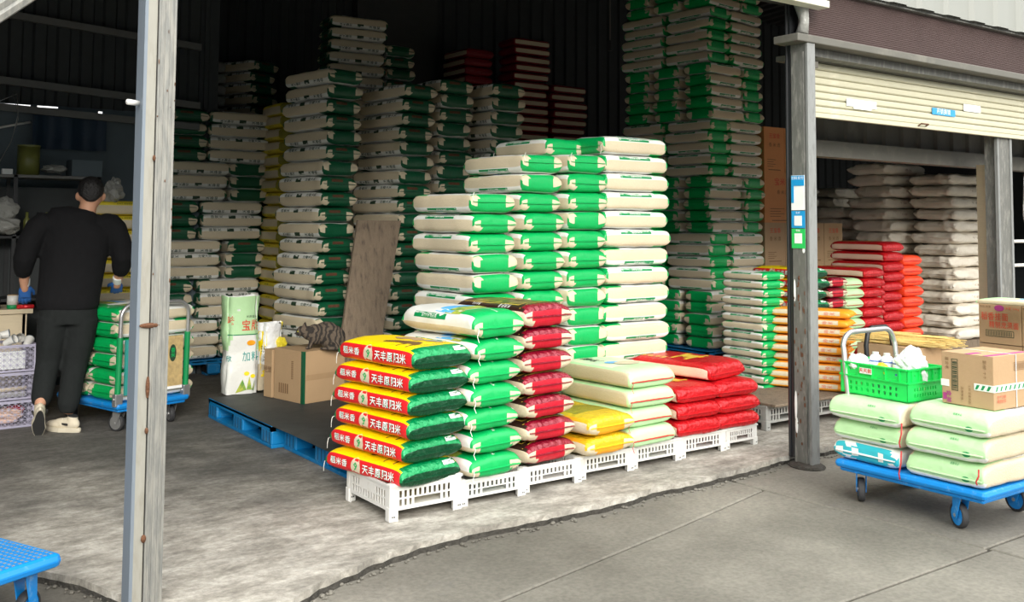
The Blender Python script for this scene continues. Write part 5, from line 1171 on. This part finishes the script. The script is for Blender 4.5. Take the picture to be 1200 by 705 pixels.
# ---------------- the man ----------------
man = empty('person', 'man seen from behind in black sweatshirt, dark trousers and blue palmed gloves', 'person', (1.43, 7.22, 0))
RX, DY = Vector((.98, -.195, 0)), Vector((.195, .98, 0))
def mp(l, d, z): v = RX*l+DY*d; return (v.x, v.y, z)
RM = Matrix.Rotation(math.atan2(RX.y, RX.x), 3, 'Z')
mb = MB()
def me_(l, d, z, r, t=None): mb.ell(mp(l, d, z), r, 'skin', 18, 14, RM @ (t or Matrix.Identity(3)))
# head and neck and forearms, one skin
me_(.135, .03, 1.605, (.076, .092, .108)); me_(.135, .085, 1.57, (.058, .05, .065)); mb.tube([mp(.10, -.01, 1.40), mp(.115, .0, 1.49), mp(.13, .02, 1.56)], [.066, .058, .056], 'skin', 14)
me_(.050, .030, 1.590, (.014, .020, .032)); me_(.220, .030, 1.590, (.014, .020, .032)); me_(.137, .128, 1.585, (.012, .018, .02))
mb.tube([mp(.06, 0, 1.38), mp(.03, 0, 1.1), mp(.02, 0, .80)], [(.15, .09), (.14, .09), (.14, .09)], 'skin', 14, wd=RX)
mb.tube([mp(-.13, 0, 1.40), mp(.24, 0, 1.40)], .055, 'skin', 12)
mb.tube([mp(-.15, 0, 1.40), mp(-.255, -.02, 1.17), mp(-.262, .06, 1.02), mp(-.255, .10, .94)], [.055, .045, .034, .026], 'skin', 12)
mb.tube([mp(.27, 0, 1.40), mp(.345, .0, 1.18), mp(.335, .10, 1.03), mp(.325, .16, .95)], [.055, .045, .034, .026], 'skin', 12)
for l0, k0, a0, a1 in ((-.07, -.10, (-.135, -.14, .20), -.14), (.11, .075, (.035, .0, .11), 0)):
    mb.tube([mp(l0, 0, .80), mp(k0, .03, .47), mp(*a0)], [.075, .05, .036], 'skin', 12)
organic('body', mb, .011, 4, parent=man)
mb = MB()
me2_ = lambda l, d, z, r: mb.ell(mp(l, d, z), r, 'hair', 20, 14, RM)
me2_(.135, .018, 1.640, (.086, .098, .092)); me2_(.135, -.035, 1.615, (.070, .045, .058)); me2_(.135, .075, 1.665, (.078, .055, .058)); me2_(.135, -.045, 1.585, (.050, .028, .036))
organic('hair', mb, .009, 2, parent=man)
# black sweatshirt
mb = MB()
mb.tube([mp(.11, -.0, 1.485), mp(.105, -.005, 1.465), mp(.075, -.005, 1.43), mp(.06, 0, 1.36), mp(.045, .0, 1.22), mp(.03, .0, 1.05), mp(.018, .0, .92), mp(.012, .0, .86), mp(.012, 0, .815)],
        [(.070, .064), (.11, .080), (.205, .105), (.225, .120), (.215, .128), (.205, .128), (.200, .130), (.202, .132), (.185, .122)], 'cloth_black', 26, wd=RX)
for P, Rr in (([(-.12, 0, 1.415), (-.185, -.005, 1.37), (-.235, -.02, 1.27), (-.262, -.015, 1.16), (-.268, .02, 1.10), (-.268, .045, 1.055)], [.085, .085, .078, .072, .062, .050]),
              ([(.24, 0, 1.415), (.295, .0, 1.36), (.335, .0, 1.26), (.352, .01, 1.17), (.348, .05, 1.10), (.342, .08, 1.055)], [.085, .085, .078, .074, .064, .050])):
    mb.tube([mp(*p) for p in P], Rr, 'cloth_black', 16)
    for q, (dz) in enumerate((.0, .045)):
        pass
for l_ in (-.12, .245): mb.ell(mp(l_, 0, 1.40), (.095, .085, .075), 'cloth_black', 16, 12)
# orient the torso tube: widths run along RX
def torso_fix(): pass
organic('sweatshirt', mb, .011, 3, parent=man)
mb = MB(); mb.tube([mp(.012, 0, .845), mp(.012, 0, .81)], [(.205, .134), (.198, .130)], 'cloth_black', 26, wd=RX)
# trousers
mb = MB()
mb.tube([mp(.015, 0, .89), mp(.02, 0, .78), mp(.02, 0, .72)], [(.175, .115), (.185, .125), (.175, .12)], 'cloth_grey', 22, wd=RX)
mb.tube([mp(-.068, 0, .76), mp(-.085, .01, .60), mp(-.098, .03, .46), mp(-.115, -.03, .34), mp(-.128, -.09, .24), mp(-.133, -.11, .20)], [.106, .092, .078, .072, .066, .046], 'cloth_grey', 18)
mb.tube([mp(.105, 0, .76), mp(.095, .01, .60), mp(.075, .025, .46), mp(.055, .015, .32), mp(.036, .0, .18), mp(.032, .0, .12)], [.108, .095, .082, .076, .070, .048], 'cloth_grey', 18)
organic('trousers', mb, .011, 3, parent=man)
# gloves: blue palm, white knit back, five bent fingers each
def glove(wl, wd, wz, ang, side):
    g = link('glove', None, man)
    o_ = Vector((wl, wd, wz)); dn = Vector((0, math.sin(ang), -math.cos(ang))); fw = Vector((0, math.cos(ang), math.sin(ang))); sd = Vector((1, 0, 0))
    mb1 = MB(); mbb = MB()
    def Q(a, b, c): p = o_+dn*a+fw*b+sd*c; return mp(p.x, p.y, p.z)
    mb1.tube([Q(-.06, 0, 0), Q(-.02, 0, 0), Q(.0, 0, 0)], [.034, .032, .030], 'glove_white', 12); 
    mbb.tube([Q(0, 0, 0), Q(.03, .002, 0), Q(.08, .004, 0)], [(.030, .022), (.040, .020), (.040, .016)], 'glove_blue', 14, wd=RX)
    for i, (c, L_) in enumerate(((-.030, .062), (-.010, .072), (.010, .068), (.029, .054))):
        mbb.tube([Q(.075, .004, c), Q(.075+L_*.5, .012, c*1.08), Q(.075+L_*.85, .032, c*1.08), Q(.075+L_*.95, .048, c*1.05)], [.0105, .010, .0095, .007], 'glove_blue', 8)
    mbb.tube([Q(.015, .004, -side*.028), Q(.045, .022, -side*.052), Q(.075, .034, -side*.056)], [.014, .012, .009], 'glove_blue', 8)
    organic('knit_cuff', mb1, .006, 2, parent=g); organic('gloved_hand', mbb, .0045, 2, parent=g)
glove(-.256, .085, .975, .30, -1); glove(.328, .135, .985, .75, 1)
# shoes
def shoe(l, d, z, yaw, pitch, nm):
    r = link('shoe', None, man); r.location = mp(l, d, z); r.rotation_euler = (pitch, 0, yaw)
    # local +y is the toe
    mb = MB(); vs = []; n2 = 18
    def outline(s_): 
        return [(.040*math.cos(a)*(1 if math.sin(a) > 0 else .85)*s_*(1+.12*(math.sin(a) > 0)*(1-abs(math.sin(a)))), .135*math.sin(a)*s_) for a in [2*math.pi*k_/n2 for k_ in range(n2)]]
    lv_ = [(0, 1.0), (.012, 1.05), (.03, 1.03)]
    for z_, s_ in lv_: vs += [(x, y, z_) for x, y in outline(s_)]
    fs = [(j*n2+k_, j*n2+(k_+1) % n2, (j+1)*n2+(k_+1) % n2, (j+1)*n2+k_) for j in range(2) for k_ in range(n2)]+[tuple(range(n2-1, -1, -1)), tuple(range(2*n2, 3*n2))]
    mb.add(vs, fs, 'shoe_sole'); mb.build('sole', r)
    mb = MB(); mb.add([(x*.93, y*.95, -.002) for x, y in outline(1)]+[(x*.93, y*.95, .001) for x, y in outline(1)], [tuple(range(n2-1, -1, -1)), tuple(range(n2, 2*n2))]+[(k_, (k_+1) % n2, n2+(k_+1) % n2, n2+k_) for k_ in range(n2)], 'shoe_dark'); mb.build('outsole', r)
    mb = MB(); mb.ell((0, .055, .045), (.040, .080, .030), 'shoe_cream', 16, 10); mb.ell((0, -.055, .055), (.036, .075, .045), 'shoe_cream', 16, 10); mb.tube([(0, -.07, .05), (0, -.075, .105)], [.036, .033], 'shoe_cream', 14); mb.ell((0, 0, .05), (.036, .08, .040), 'shoe_cream', 16, 10)
    organic('upper', mb, .006, 3, parent=r)
    mb = MB(); mb.box(.030, .0395, -.07, .0, .05, .062, 'shoe_dark', rot=.3); mb.box(-.0395, -.030, -.07, .0, .05, .062, 'shoe_dark', rot=-.3); mb.tube([(0, -.078, .104), (0, -.079, .110)], [.031, .030], 'shoe_dark', 12); mb.build('dark_trim', r)
    mb = MB()
    for q in range(4): mb.tube([(-.018, .03-q*.018, .076+q*.004), (.018, .03-q*.018, .076+q*.004)], .003, 'ink_white', 5)
    mb.build('laces', r)
shoe(-.135, -.15, .085, R(-8), R(-52), 'l'); shoe(.01, -.01, .0, R(38), 0, 'r')

# ---------------- left edge: crates, desk, shelf ----------------
def lilac(z, label, D=.34):
    r = empty('mesh_crate', label, 'crate', (.98, 7.49, z), R(2), 'lilac mesh crates beside the man')
    W, H_ = .33, .185
    def wl(L, o, u, n):
        mb = MB(); F_ = panel_frame(o, u, n); t = .004
        mb.cells([0, L], [0, .014], lambda i, j: True, t, 'lilac', F_); mb.cells([0, L], [H_-.018, H_-.006], lambda i, j: True, t, 'lilac', F_)
        nc = max(3, round(L/.042)); nr = 4; cw = L/nc; ch = (H_-.03)/nr
        def bar(a, b):
            d = Vector((b[0]-a[0], b[1]-a[1])); d.normalize(); pn = Vector((-d.y, d.x))*.0014
            mb.add([F_(a[0]-pn.x, a[1]-pn.y, 0), F_(b[0]-pn.x, b[1]-pn.y, 0), F_(b[0]+pn.x, b[1]+pn.y, 0), F_(a[0]+pn.x, a[1]+pn.y, 0), F_(a[0], a[1], t), F_(b[0], b[1], t)], [(0, 1, 2, 3), (0, 4, 5, 1), (3, 2, 5, 4)], 'lilac')
        for i in range(nc):
            for j in range(nr):
                x0, y0 = i*cw, .012+j*ch; bar((x0, y0), (x0+cw, y0+ch)); bar((x0+cw, y0), (x0, y0+ch)); bar((x0, y0), (x0, y0+ch)); bar((x0, y0), (x0+cw, y0))
        mb.build('lattice_wall', r)
    wl(W, (0, 0, 0), (1, 0, 0), (0, 1, 0)); wl(W, (0, D-.004, 0), (1, 0, 0), (0, 1, 0)); wl(D, (0, 0, 0), (0, 1, 0), (1, 0, 0)); wl(D, (W-.004, 0, 0), (0, 1, 0), (1, 0, 0))
    for x in (0, W-.014):
        for y in (0, D-.014):
            mb = MB(); mb.box(x-.002, x+.016, y-.002, y+.016, 0, H_, 'lilac'); mb.build('corner_post', r)
    mb = MB(); mb.box(0, W, 0, D, .0, .005, 'lilac'); mb.build('bottom', r)
    mb = MB(); 
    for (a, b, c, d) in ((-.006, W+.006, -.006, .006), (-.006, W+.006, D-.006, D+.006), (-.006, .006, 0, D), (W-.006, W+.006, 0, D)): mb.box(a, b, c, d, H_-.008, H_, 'lilac')
    mb.build('rim', r)
lilac(0, 'lowest of the three lilac mesh crates, holding a pinkish cloth'); lilac(.19, 'middle of the three lilac mesh crates, holding paper and tubes'); lilac(.38, 'topmost of the three lilac mesh crates, heaped with white cups')
crumple('cloth', (1.15, 7.63, .07), (.10, .08, .045), 'pink_cream', 'crumpled pinkish cloth in the lowest lilac crate', 'cloth', 31)
crumple('cloth', (1.20, 7.66, .10), (.06, .06, .03), 'crimson', 'small red cloth in the lowest lilac crate', 'cloth', 33)
mb = MB(); mb.box(1.02, 1.24, 7.52, 7.54, .40, .52, 'sticker_white', rot=.05); mb.build('paper_sheet', label='white paper standing inside the topmost lilac crate', cat='paper')
mb = MB(); mb.tube([(1.04, 7.58, .25), (1.26, 7.56, .26)], .014, 'wood_pale', 8); mb.build('wooden_roller', None, True, label='pale wooden roller in the middle lilac crate', cat='roller')
mb = MB(); mb.box(1.03, 1.26, 7.56, 7.72, .20, .235, 'grey_bag', bev=.01); mb.build('flat_packet', label='flat grey packet in the middle lilac crate', cat='packet')
c0 = None
for i, (x, y, z, a, b) in enumerate(((1.06, 7.62, .60, 1.2, .3), (1.15, 7.58, .585, .6, 1.0), (1.22, 7.64, .60, 1.5, -.4), (1.26, 7.56, .57, -.9, .7), (1.12, 7.68, .62, .2, 1.4))):
    if c0 is None:
        c0 = empty('plastic_cup', '', 'cup', group='cups heaped in the topmost lilac crate')
        mb = MB(); mb.tube([(0, 0, -.04), (0, 0, .04)], [.022, .032], 'white_plastic', 14, False); mb.tube([(0, 0, -.04), (0, 0, -.038)], .022, 'white_plastic', 14); mb.build('cup_wall', c0, True)
        mb = MB(); mb.tube([(0, 0, .038), (0, 0, .043)], .034, 'galv_blue', 14, False); mb.build('rim', c0); c = c0
    else: c = copy_tree(c0)
    c.location = (x, y, z); c.rotation_euler = (a, b, 0); c['label'] = 'white cup heaped in the topmost lilac crate, '+('at the picture edge', 'in the front middle', 'leaning right', 'at the near right corner', 'rearmost')[i]
dk = empty('desk', 'pale wooden desk at the left edge beside the man', 'desk', (.70, 8.16, 0))
mb = MB(); mb.box(0, .69, 0, .5, .72, .755, 'wood_pale', bev=.004); mb.build('desk_top', dk)
mb = MB(); mb.box(.02, .64, .02, .035, .12, .72, 'wood_pale'); mb.build('front_panel', dk)
for x in (0.0, .62): mb = MB(); mb.box(x, x+.03, .02, .48, 0, .72, 'wood_pale'); mb.build('side_panel', dk)
pt = empty('tea_tin', 'small white tin with green base standing on the desk', 'tin', (1.26, 8.25, .755))
mb = MB(); mb.tube([(0, 0, 0), (0, 0, .03)], .04, 'label_green', 16); mb.build('green_base', pt, True)
mb = MB(); mb.tube([(0, 0, .03), (0, 0, .10)], .04, 'white_plastic', 16); mb.build('white_body', pt, True)
mb = MB(); mb.tube([(0, 0, .10), (0, 0, .105)], .037, 'kraft', 16); mb.build('lid', pt)
mb = MB(); mb.box(1.28, 1.40, 8.18, 8.24, .756, .785, 'red_bag', bev=.008); mb.build('red_packet', label='small shiny red packet on the desk beside the tin', cat='packet')
mb = MB(); mb.tube([(1.16, 8.3, .755), (1.16, 8.3, .83)], .025, 'black_metal', 12); mb.build('dark_jar', None, True, label='dark jar on the desk left of the white tin', cat='jar')
shf = empty('shelf_unit', 'dark metal shelf unit against the rear left wall behind the man', 'shelf', (1.10, 8.66, 0))
for z in (.30, .80, 1.30, 1.79): mb = MB(); mb.box(0, .86, 0, .38, z-.025, z, 'purlin' if z > 1.5 else 'black_metal', bev=.004); mb.build('shelf_board', shf)
for x in (0, .20, .83):
    for y in (0, .35): mb = MB(); mb.box(x, x+.03, y, y+.03, 0, 1.79 if x else 1.78, 'black_metal'); mb.build('upright', shf)
mb = MB(); mb.box(0.03, .83, .36, .375, .1, 1.7, 'dark_wall'); mb.build('back_panel', shf)
po = empty('storage_drum', 'olive green drum standing on the top shelf at the left', 'drum', (1.43, 8.84, 1.79))
mb = MB(); mb.tube([(0, 0, 0), (0, 0, .235)], .085, 'olive_pot', 22); mb.build('body', po, True); mb = MB(); mb.tube([(0, 0, .235), (0, 0, .25)], .088, 'olive_pot', 22); mb.build('lid', po)
mb = MB(); mb.box(1.22, 1.30, 8.72, 8.78, 1.79, 1.835, 'sticker_white', bev=.004); mb.build('small_box', label='small pale box at the left end of the top shelf', cat='box')
crumple('wrapped_packet', (1.62, 8.80, 1.85), (.09, .06, .035), 'grey_bag', 'grey wrapped packet on the top shelf right of the drum', 'packet', 41)
mb = MB(); mb.box(1.74, 1.98, 8.72, 8.95, 1.79, 1.93, 'blue_grey_wall', bev=.004); mb.build('storage_box', label='grey cardboard box at the right end of the top shelf', cat='box')
crumple('plastic_bag', (1.22, 8.66, 1.50), (.10, .07, .10), 'grey_bag', 'crumpled clear plastic bag on the shelf behind the man', 'plastic bag', 43, .4)
crumple('plastic_bag', (1.24, 8.62, 1.38), (.11, .06, .06), 'grey_bag', 'flattened clear plastic bag at the left end of the shelf behind the man', 'plastic bag', 45, .4)
for i, x in enumerate((1.42, 1.50, 1.57, 1.66)):
    mb = MB(); mb.tube([(x, 8.76, 1.30), (x, 8.76, 1.42), (x, 8.76, 1.45), (x, 8.76, 1.49)], [.028, .028, .012, .012], 'black_metal' if i % 2 else 'olive_pot', 10); mb.build('bottle', None, True, label='dark bottle on the middle shelf behind the man, '+('leftmost', 'second from the left', 'third from the left', 'rightmost')[i], cat='bottle', group='dark bottles on the shelf behind the man')
crumple('plastic_wrap', (2.06, 8.66, 1.67), (.07, .06, .09), 'grey_bag', 'tangle of clear plastic film heaped on the yellow strip bags', 'plastic wrap', 47, .5)
mb = MB(); mb.add([(x, 9.17-.03*math.sin(x*22)*(1.2-(z-2.0)), z) for z in (2.04, 2.12, 2.2, 2.28, 2.36) for x in [1.50+.02*i for i in range(31)]], [(j*31+i, j*31+i+1, (j+1)*31+i+1, (j+1)*31+i) for j in range(4) for i in range(30)], 'tarp_blue'); mb.build('tarpaulin', None, True, label='dark blue tarpaulin hung on the rear left wall above the shelf', cat='tarpaulin')
mb = MB(); mb.tube([(1.24, 9.20, 2.20), (1.50, 9.235, 2.27)], .011, 'white_plastic', 8); mb.build('tube_lamp', None, True, label='thin unlit tube lamp hanging above the olive drum', cat='lamp')
mb = MB(); mb.tube([(1.33, 8.85, 2.46), (1.34, 8.83, 2.25), (1.28, 8.75, 2.05), (1.18, 8.70, 1.85), (1.13, 8.64, 1.6)], .004, 'steel', 5); mb.tube([(1.30, 8.86, 2.46), (1.34, 8.83, 2.30), (1.30, 8.8, 2.10)], .003, 'steel', 5); mb.tube([(1.10, 8.88, 2.33), (1.22, 8.86, 2.40), (1.33, 8.85, 2.46)], .003, 'steel', 5); mb.build('cable', None, True, label='thin pale cable drooping beside the drum at the upper left', cat='cable')
